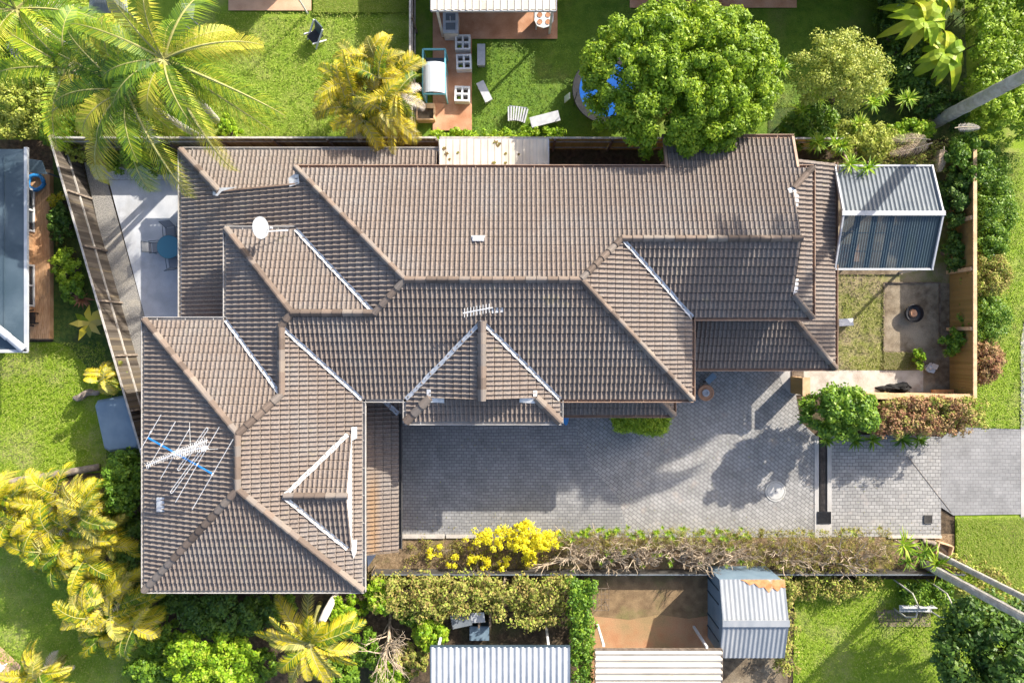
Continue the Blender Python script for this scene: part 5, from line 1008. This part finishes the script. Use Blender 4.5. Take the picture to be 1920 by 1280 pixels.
fans([(1722, 1040), (1735, 1034), (1700, 1052)], ['low green strap plant between the two fan palms', 'leafy strap plant right of the low green one', 'narrow strap plant beside the low steel fence'], 'mid_green', 'strap_plant', 'plant', 'strap plants between the fan palms', .6, .06, .45, 26)
# lower yards
box_plant('tangled_shrub', 'tangled tan shrub below the planting bed near the bare tree', 'shrub', [(705, 1066), (850, 1064), (842, 1140), (790, 1136), (720, 1128)], .3, 1.4, 190, .13, 'tan_olive', rough=.4, per=34, cr=.28)
box_plant('tangled_shrub', 'tangled olive shrub above the zinc roof and metal sheets', 'shrub', [(850, 1066), (1062, 1064), (1058, 1140), (1000, 1158), (930, 1130), (850, 1128)], .3, 1.4, 230, .13, 'tan_olive', rough=.4, per=36, cr=.28)
box_plant('creeper_hedge', 'narrow bright green creeper between the zinc and beige roofs', 'hedge', [(1064, 1066), (1104, 1066), (1102, 1240), (1068, 1240)], .3, 1.9, 170, .13, 'mid_green', rough=.3, per=40, cr=.24)
tree('green_shrub', 'small vivid green shrub left of the metal sheet rack', 'shrub', 805, 1185, 1.0, (.75, .7, .6), 50, 70, .14, 'lime', cr=.26)
tree('green_shrub', 'vivid green shrub at the lower edge below the bare tree', 'shrub', 730, 1262, .9, (.8, .6, .6), 50, 70, .14, 'lime', cr=.26)
tree('green_shrub', 'yellow green shrub beside the lower corner of the wing roof', 'shrub', 712, 1118, 1.1, (.6, .8, .7), 50, 70, .14, 'lime', cr=.26)
t = thing('bare_tree', T(725, 1150), 'bleached bare tree with forked branches left of the zinc roof', 'tree'); tw = MB(); b0 = T(732, 1150, 0)
tw.tube([b0, P(728, 1200, 1.2), P(718, 1236, 1.9)], [.07, .05, .035], 7)
for k in range(24): twigs(tw, b0.lerp(P(722, 1225, 1.6), U(.2, 1)), (U(-1, 1), U(-1.3, .1), U(.1, .7)), U(.6, 1.1), .028, 2, .7)
tw.build('branches', M['bare_twig'], t)
box_plant('garden_shrub', 'mixed brown and green shrubs along the rusty shed', 'shrub', [(1440, 1070), (1478, 1075), (1484, 1240), (1445, 1240)], .2, .8, 110, .12, 'tan_olive', rough=.3, per=30, cr=.24)
box_plant('garden_shrub', 'ragged brown shrubs between the rusty shed and the arch bench', 'shrub', [(1480, 1068), (1640, 1066), (1645, 1100), (1560, 1118), (1490, 1110)], .1, .5, 110, .12, 'tan_olive', rough=.2, per=30, cr=.26)
box_plant('garden_shrub', 'low green planting inside the hoop arch', 'shrub', [(1680, 1090), (1770, 1085), (1765, 1124), (1684, 1124)], .1, .55, 80, .12, 'mid_green', rough=.2, per=34, cr=.22)
box_plant('garden_shrub', 'straggly olive shrubs around the leaning palm trunks', 'shrub', [(1776, 1030), (1850, 1060), (1915, 1110), (1915, 1180), (1840, 1140), (1770, 1090)], .1, .7, 130, .12, 'tan_olive', rough=.3, per=28, cr=.26)
# palms whose crowns tower out of the picture: only trunks and shadows show
palm('street_palm', 'tall grey palm trunk leaning out at the upper street corner', (1748, 232), (1748, 232, 0), 18, 3.4, 'palm', az0=.3, m=30) if False else None
def tall_palm(label, base, h, n=15, L=3.2, r=.17, dead=0):
    b = P(*base); t = thing('street_palm', b, label, 'palm tree', 'tall street palms'); tb = MB(); k = 26
    tb.tube([b+Vector((0, 0, h*i/k)) for i in range(k+1)], [r*(1.3-.4*i/k)*(1+.06*(i % 2)) for i in range(k+1)], 12); tb.build('trunk', M['palm_bark'], t); mb, rb = MB(), MB(); c = b+Vector((0, 0, h))
    for i in range(n): frond(mb, rb, c, i*2.4, .1+.9*((i*.618) % 1), L*U(.9, 1.1), U(1.1, 1.6), 34, ll=.85, wid=.09)
    o = mb.build('crown', G['palm'], t); rb.build('frond_stalks', M['cane'], o); return t
tall_palm('tall ringed palm trunk rising beside the dead fronds at the upper corner', (1750, 231), 12.0, 34, 4.6, r=.22); tall_palm('grey palm trunk rising from the end of the planting bed', (1732, 1056), 12.2, r=.15); tall_palm('thinner grey palm trunk nearer the street beside the crossover lawn', (1752, 1036), 11.4, 12, r=.11)
# palms over the patio
palm('feather_palm', 'feather palm whose long fronds hang over the patio', (394, 270), (238, 172, 6.4), 12, 3.3, 'palm', el=(.1, 1.2), droop=(1.2, 1.9), m=56, ll=.85, wid=.034, az0=.75, extra=((-88, .25, 4.2, 1.5), (-60, .35, 4.9, 1.6), (-128, .25, 4.3, 1.4), (-170, .4, 4.3, 1.3), (178, .2, 4.4, 1.3), (150, .6, 3.6, 1.4)), sag=.7, dead=2)
palm('feather_palm', 'tallest feather palm reaching towards the golden palm', (424, 246), (308, 112, 7.0), 12, 3.2, 'palm', el=(.1, 1.2), droop=(1.2, 1.9), m=56, ll=.8, wid=.032, az0=1.5, extra=((12, .5, 4.0, 1.6), (-26, .35, 5.0, 1.5), (-36, .2, 4.6, 1.35), (-62, .35, 5.4, 1.9), (60, .5, 3.6, 1.5)), sag=.7, dead=2)
palm('feather_palm', 'bright sunlit feather palm left of the shade canopies', (250, 230), (128, 128, 6.0), 10, 3.0, 'palm_bright', el=(.1, 1.2), droop=(1.1, 1.8), m=46, ll=.85, wid=.04, az0=.2, sag=.5, dead=3)
palm('feather_palm', 'feather palm cut off by the upper corner of the picture', (170, 120), (30, 18, 6.3), 11, 3.2, 'palm_bright', el=(.1, 1.2), droop=(1.2, 1.8), m=44, ll=.8, wid=.036, az0=.9, dead=3, sag=.6)
clump_palm('golden_palm', 'golden cane palm clump in the middle of the top lawns', 694, 172, 2.9, 1.45, 120, 1.7, stems=20, base=(740, 215), dead=8, ll=.46, el=(-.1, 1.25))
clump_palm('golden_palm', 'largest golden palm clump left of the wing roof', 130, 990, 2.4, 1.7, 130, 1.65, stems=22, dead=8, ll=.44, el=(-.1, 1.25)); clump_palm('golden_palm', 'golden palm clump below the largest one', 210, 1148, 2.3, 1.35, 95, 1.6, stems=16, dead=6, ll=.44, el=(-.1, 1.2))
clump_palm('golden_palm', 'golden palm cut off at the edge under the log edging', 14, 950, 2.2, .8, 50, 1.4, stems=10, dead=2, ll=.42)
clump_palm('golden_palm', 'golden palm clump in the bottom corner by the pale terrace', 75, 1262, 1.6, .5, 24, 1.3, stems=6, dead=3, ll=.36)
clump_palm('golden_palm', 'small golden palm against the slanting fence above the plastic shed', 196, 704, 1.6, .35, 26, .85, stems=6, dead=0, ll=.3)
palm('star_palm', 'yellow star shaped palm below the wing roof', (600, 1130), (580, 1205, 2.9), 11, 2.1, 'yellow_palm', el=(.3, 1.1), droop=(.9, 1.4), m=44, ll=.5, wid=.042, az0=.4, trunk='cane', r=.1, extra=((93, .35, 3.0, .9), (125, .3, 2.6, .9), (170, .25, 2.6, .8), (15, .3, 2.6, .9), (-25, .3, 2.3, .9), (-120, .4, 2.2, 1), (-70, .5, 1.9, 1.2)), sag=.4)
wt = MB(); wt.tube([P(632, 1110, 0.3), P(622, 1128, .9), P(612, 1147, 1.4), P(603, 1166, 1.8)], [.13, .17, .19, .17], 9); tag(wt.build('palm_stump', M['white_bark'], None, at=T(632, 1110), smooth=True), 'pale cut palm stump leaning beside the star palm', 'stump')
# left garden strip
rosette_plant('broad_leaf_plant', 'yellow broad leaved plant in the strip by the slanting fence', 'plant', 168, 606, .9, 9, .95, .32, 'yellow_palm', el=(-.1, .6), droop=.5)
rosette_plant('bromeliad', 'bronze bromeliad beside the slanting fence', 'plant', 155, 560, .45, 24, .55, .10, 'brown_red', el=(-.1, 1.1))
tree('garden_shrub', 'small yellow green shrub by the orange deck', 'shrub', 128, 500, .7, (.55, .8, .5), 40, 60, .13, 'hedge', cr=.28); tree('garden_shrub', 'leafy shrub in the strip opposite the second deck window', 'shrub', 138, 545, .6, (.5, .5, .4), 30, 60, .13, 'mid_green', cr=.3); tree('garden_shrub', 'dark shrub at the narrow top of the fence strip', 'shrub', 112, 420, .7, (.45, .9, .45), 40, 60, .13, 'dark_green', cr=.28); tree('garden_shrub', 'yellow leaved shrub beside the swim ring', 'shrub', 112, 378, .7, (.4, .35, .35), 20, 50, .13, 'yellow_palm', cr=.32)
# patio corner planting
tree('patio_shrub', 'low green shrub in the pebbles between the hanging fronds', 'shrub', 225, 302, .6, (.65, .5, .35), 40, 60, .10, 'mid_green', cr=.28); tree('patio_shrub', 'dark round shrub in the pebbles nearest the tiled roof', 'shrub', 303, 303, .7, (.7, .65, .45), 50, 60, .10, 'dark_green', cr=.28); tree('patio_shrub', 'small variegated shrub in the corner where the two fences meet', 'shrub', 142, 288, .8, (.3, .4, .5), 24, 50, .10, 'olive', cr=.35)
rosette_plant('bromeliad', 'rusty bromeliad in the pebble bed under the palm fronds', 'plant', 180, 303, .35, 22, .42, .07, 'brown_red', el=(-.1, 1.1))
# undergrowth under the feather palms and along the back fence
for x, y, rx, ry, lf, lb in ((40, 205, 1.6, 1.3, 'olive', 'pale leafy shrub at the left edge above the blue roof'), (75, 150, 1.3, .9, 'olive', 'greyish shrub under the bright feather palm'), (120, 240, 1.2, .8, 'mid_green', 'green shrub at the corner of the slanting fence'), (425, 240, .6, .55, 'lime', 'lime leaved shrub at the foot of the tallest feather palm'), (330, 235, 1.1, .6, 'mid_green', 'green shrub under the patio palms by the mossy fence'), (30, 90, 1.2, 1.0, 'mid_green', 'shrub under the palm in the upper corner'), (170, 30, 1.2, .8, 'olive', 'olive shrub behind the shade canopies')):
    tree('undergrowth_shrub', lb, 'shrub', x, y, .9, (rx, ry, .7), int(60*rx), 60, .14, lf, cr=.22)
box_plant('fence_border', 'low lime border plants along the fence under the plank bench', 'plants', [(890, 248), (1055, 240), (1058, 268), (880, 270)], .05, .35, 90, .12, 'lime', rough=.1, per=24, cr=.16); box_plant('fence_border', 'leafy border at the foot of the terracotta path', 'plants', [(800, 246), (885, 246), (885, 270), (800, 270)], .05, .3, 50, .12, 'lime', rough=.1, per=24, cr=.15)
# upper right garden
box_plant('street_hedge', 'wide bright hedge filling the upper street corner', 'hedge', [(1772, -60), (1940, -60), (1940, 300), (1800, 262), (1774, 200)], .8, 2.3, 800, .14, 'hedge', rough=.2, per=60, cr=.27)
for i, (x, y, z) in enumerate(((1735, 40, 2.5), (1772, 100, 2.1), (1752, -10, 2.3))):
    t = thing('banana_plant', T(x-35, y+45), ('banana plant with broad yellowing leaves in the upper corner garden', 'lowest banana plant with a drooping yellow leaf', 'banana plant cut by the top edge')[i], 'plant', 'banana plants in the upper garden'); mb, sb = MB(), MB(); c = P(x, y, z)
    for k in range(13):
        a = k*2.4+i; e = U(.1, .9); L = U(1.2, 1.9); w = U(.42, .6); base = len(mb.v); d0 = Vector((math.cos(a), math.sin(a), 0)); s = Vector((-math.sin(a), math.cos(a), 0)); vv = rnd.random(); pts = []
        for j in range(7): f = j/6; pts.append((c+d0*(L*f*math.cos(e))+Vector((0, 0, L*(math.sin(e)*f-.95*f*f))), w*math.sin(math.pi*min(1, .08+f*.9))**.6*.5))
        for p, ww in pts: mb.v += [tuple(p-s*ww+Vector((0, 0, .08))), tuple(p), tuple(p+s*ww+Vector((0, 0, .08)))]
        for j in range(6):
            b = base+j*3; mb.f += [(b, b+1, b+4, b+3), (b+1, b+2, b+5, b+4)]; v2 = min(1, max(0, vv+U(-.1, .1))); mb.var += [v2, v2]
    mb.build('leaves', G['banana'], t); limb(sb, T(x-35, y+45), c, .14, .1, .03, 9); sb.build('stem', M['cane'], t)
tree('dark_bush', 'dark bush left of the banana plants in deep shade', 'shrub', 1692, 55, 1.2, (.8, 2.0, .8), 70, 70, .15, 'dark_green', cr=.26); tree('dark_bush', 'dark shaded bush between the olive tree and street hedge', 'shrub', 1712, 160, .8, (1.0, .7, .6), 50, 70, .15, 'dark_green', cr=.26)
rosette_plant('fern', 'dark fern beside the palm trunk in the upper garden', 'plant', 1705, 152, .5, 30, .9, .07, 'dark_green', el=(.0, 1.0))
dl = [(1468, 122, 1.6, 'star headed dragon tree alone at the edge of the shaded lawn'), (1497, 216, 1.5, 'star headed dragon tree right of the large round tree'), (1632, 190, 1.7, 'star headed dragon tree at the bottom of the olive tree'), (1702, 188, 1.6, 'star headed dragon tree with a curved white stem'), (1655, 168, 1.5, 'star headed dragon tree between olive tree and dark bush'), (1530, 185, 1.6, 'star headed dragon tree tucked under the olive tree'), (1528, 262, 1.8, 'star headed dragon tree against the board fence'), (1592, 312, 2.6, 'star headed dragon tree overhanging the pergola corner'), (1625, 322, 2.6, 'star headed dragon tree overhanging the grey pergola roof'), (1572, 272, 1.8, 'star headed dragon tree above the pergola among shrubs'), (1600, 232, 1.7, 'star headed dragon tree in the middle of the shrubbery')]
for x, y, z, lb in dl: rosette_plant('dragon_tree', lb, 'plant', x, y, z, 34, .62, .055, 'lime', 'dragon trees in the upper garden', heads=2 if z < 2 else 1, spread=.22, el=(-.3, 1.3), droop=.5, lean=(x-14, y-(30 if z > 2 else 4)))
tree('back_shrub', 'pale green shrub above the pergola by the board fence', 'shrub', 1610, 265, 1.2, (1.5, .9, .8), 90, 70, .12, 'olive', cr=.22); tree('back_shrub', 'leafy green shrub between the round tree and the dragon trees', 'shrub', 1520, 240, 1.1, (1.2, .9, .8), 70, 70, .13, 'mid_green', cr=.24); tree('back_shrub', 'green shrub below the foot of the tall palm trunk', 'shrub', 1705, 248, .8, (1.1, .5, .5), 50, 60, .14, 'lime', cr=.24)
box_plant('dry_thicket', 'pinkish brown thicket beside the pergola and dead fronds', 'shrub', [(1600, 262), (1700, 272), (1775, 282), (1778, 338), (1700, 330), (1612, 318)], .1, .9, 170, .09, 'tan_olive', rough=.3, per=26, cr=.22)
for i, (x, y, z, az, L, lb) in enumerate(((1748, 268, 1.6, 3.5, 1.8, 'pale dead palm frond hanging over the grey pergola roof'), (1745, 262, 1.4, 3.0, 1.7, 'dead palm frond lying on the dry thicket'), (1770, 275, 1.0, 4.6, 1.1, 'orange brown dead frond by the courtyard fence'))):
    mb, rb = MB(), MB(); c = P(x, y, z+.5); frond(mb, rb, c, az, .1, L, .5, 26, ll=.38, wid=.022, vee=.1, sag=.6); t = thing('dead_frond', (c.x, c.y, 0), lb, 'palm frond', 'dead palm fronds beside the pergola'); mb.build('leaflets', G['dead'], t); rb.build('stalk', M['bare_twig'], t)
mb, rb = MB(), MB(); c = P(1790, 240, 2.2); frond(mb, rb, c, .1, .1, 1.2, .4, 22, ll=.25, wid=.025, vee=.1); t = thing('dead_frond', (c.x, c.y, 0), 'grey dead frond lying on the street hedge beside the palm trunk', 'palm frond', 'dead palm fronds beside the pergola'); mb.build('leaflets', G['grey_dead'], t); rb.build('stalk', M['bare_twig'], t)
tree('fence_shrub', 'dark leafy shrub at the top of the courtyard fence', 'shrub', 1812, 300, 1.3, (.95, 1.1, .8), 80, 80, .13, 'mid_green', cr=.24); tree('fence_shrub', 'dark shrub squeezed between the pergola and the fence', 'shrub', 1785, 370, 1.0, (.5, 1.3, .7), 60, 80, .13, 'dark_green', cr=.26)
for i, (y, ry, lf, lb) in enumerate(((325, .8, 'mid_green', 'street side shrub highest along the courtyard fence'), (395, .75, 'mid_green', 'street side shrub level with the pergola ridge'), (455, .5, 'mid_green', 'street side shrub level with the clear pergola roof'), (520, .6, 'tan_olive', 'street side shrub near the upper square fence post'), (600, .7, 'mid_green', 'street side shrub level with the fire bowl'), (675, .55, 'russet', 'lowest street side shrub near the courtyard corner'))):
    tree('street_side_shrub', lb, 'shrub', 1856-i*3, y, .9, (.95+.2*math.sin(i*2.2), ry+.45, .7), 110, 70, .10, lf, 'bark', 'shrubs on the street side of the courtyard fence', cr=.26, fill=.45)
tree('courtyard_shrub', 'green shrub inside the courtyard fence near its corner', 'shrub', 1785, 643, .8, (.55, .6, .5), 36, 60, .12, 'mid_green', cr=.3); tree('courtyard_shrub', 'dark shrub inside the fence beside the pergola end', 'shrub', 1788, 470, .8, (.4, .9, .5), 40, 60, .12, 'dark_green', cr=.3); tree('courtyard_shrub', 'tiny green shrub at the end of the sandy path', 'shrub', 1722, 672, .4, (.2, .45, .3), 16, 50, .1, 'lime', cr=.4)

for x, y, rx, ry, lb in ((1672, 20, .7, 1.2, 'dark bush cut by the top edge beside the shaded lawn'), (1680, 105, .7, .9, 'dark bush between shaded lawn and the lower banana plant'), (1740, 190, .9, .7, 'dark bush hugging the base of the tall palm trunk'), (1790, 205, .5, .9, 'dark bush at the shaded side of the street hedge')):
    tree('dark_bush', lb, 'shrub', x, y, .7, (rx, ry, .55), int(60*rx), 60, .14, 'dark_green', cr=.26)

box_plant('dry_undergrowth', 'low dry twiggy undergrowth at the garage end of the planting bed', 'undergrowth', [(755, 1010), (870, 1010), (1050, 1034), (1050, 1062), (900, 1062), (760, 1050)], .05, .22, 150, .07, 'dry', rough=.08, per=26, cr=.2)
box_plant('yellow_undergrowth', 'yellow flowering branch drooping from the long yellow shrub to the mulch', 'shrub', [(980, 1000), (1006, 1000), (1002, 1052), (984, 1050)], .3, .8, 40, .09, 'yellow', rough=.2, per=30, cr=.14)
# lower left undergrowth closing the gaps under the golden palms
for x, y, rx, ry, lf, lb in ((300, 1185, 1.0, .9, 'mid_green', 'green shrub squeezed between two golden palms and the lime shrub'), (345, 1125, 1.1, .5, 'dark_green', 'dark shrub just below the left corner of the wing roof'), (520, 1135, 1.0, .5, 'mid_green', 'green shrub tucked under the eave above the star palm'), (655, 1150, .8, .8, 'lime', 'lime shrub by the pale palm stump'), (690, 1215, .7, .8, 'mid_green', 'green shrub between the star palm and bare tree'), (485, 1248, .8, .7, 'mid_green', 'green shrub left of the star palm at the lower edge'), (640, 1262, .9, .6, 'mid_green', 'green shrub right of the star palm at the lower edge'), (235, 970, .6, 1.0, 'mid_green', 'green shrub between the largest golden palm and the wing roof'), (60, 920, .9, .4, 'mid_green', 'green shrub under the log edging beside the clay pot'), (290, 1255, 1.2, .6, 'mid_green', 'green shrub on the lower lawn edge left of the lime shrub'), (770, 1235, .7, .7, 'tan_olive', 'tan shrub beside the corner of the zinc roof'), (770, 1150, .7, .5, 'mid_green', 'green shrub above the vivid shrub by the sheet rack')):
    tree('undergrowth_shrub', lb, 'shrub', x, y, .8, (rx, ry, .6), int(70*max(rx, .6)), 70, .14, lf, cr=.24)
# loose leaves on the pavers and blades of grass: nobody could count them
mb = MB(); C = []
for k in range(420):
    t0 = rnd.random(); C.append(tuple(T(U(760, 1760), (1004-abs(rnd.gauss(0, 14))) if t0 < .6 else (U(800, 1000) if t0 < .8 else U(816, 840)), .085)))
C = np.array(C); leaves(mb, C, np.tile([0, 0, 1.0], (len(C), 1)), .06, .5, .3); o = mb.build('fallen_leaves', G['dry']); o['kind'] = 'stuff'
def blades(name, polys, n, leaf):
    mb = MB()
    for poly in polys:
        xs = [a for a, b in poly]; ys = [b for a, b in poly]; X = rng.uniform(min(xs), max(xs), n); Y = rng.uniform(min(ys), max(ys), n); inside = np.zeros(n, bool)
        for i in range(len(poly)):
            (ax, ay), (bx, by) = poly[i], poly[i-1]
            if ay == by: continue
            c = ((ay > Y) != (by > Y)) & (X < (bx-ax)*(Y-ay)/(by-ay)+ax); inside ^= c
        X, Y = X[inside], Y[inside]; C = np.stack([(X-960)*S, (640-Y)*S, np.full(len(X), .152)], 1)
        leaves(mb, C, np.tile([.3, .3, 1.0], (len(C), 1)), .085, .35, .22)
    o = mb.build(name, leaf); o['kind'] = 'stuff'; return o
G['blade'] = leafmat('grass_blade', [(.125, .21, .010), (.17, .265, .014), (.215, .31, .022), (.28, .34, .045), (.34, .34, .10)], .3, .7)
G['blade_shaded'] = leafmat('shaded_grass_blade', [(.06, .13, .010), (.09, .18, .014), (.125, .22, .020), (.17, .25, .035)], .3, .7)  # darker copy of the blades, lawn shade painted into the colours
G['blade_dry'] = leafmat('dry_grass_blade', [(.13, .16, .02), (.19, .20, .04), (.27, .25, .09), (.33, .27, .15)], .3, .7)
blades('grass', [[(400, 26), (765, 26), (765, 262), (400, 262)], [(590, -10), (765, -10), (765, 26), (590, 26)], [(0, 646), (196, 640), (262, 860), (200, 880), (0, 905)], [(0, 1015), (120, 1000), (290, 1180), (300, 1290), (0, 1290)], [(1490, 1090), (1780, 1090), (1820, 1290), (1485, 1290)], [(1815, 280), (1925, 280), (1925, 800), (1815, 800)], [(1790, 967), (1925, 967), (1925, 1110), (1790, 1060)]], 13000, G['blade'])
blades('grass', [[(890, 80), (1050, 80), (1050, 0), (1175, 0), (1175, 20), (1200, 20), (1200, 262), (890, 262)], [(1330, 20), (1500, 20), (1500, 0), (1680, 0), (1640, 190), (1440, 200), (1330, 240)]], 10000, G['blade_shaded'])
blades('grass', [[(1566, 515), (1655, 515), (1655, 690), (1566, 690)], [(1655, 660), (1725, 660), (1725, 692), (1655, 692)]], 2500, G['blade_dry'])
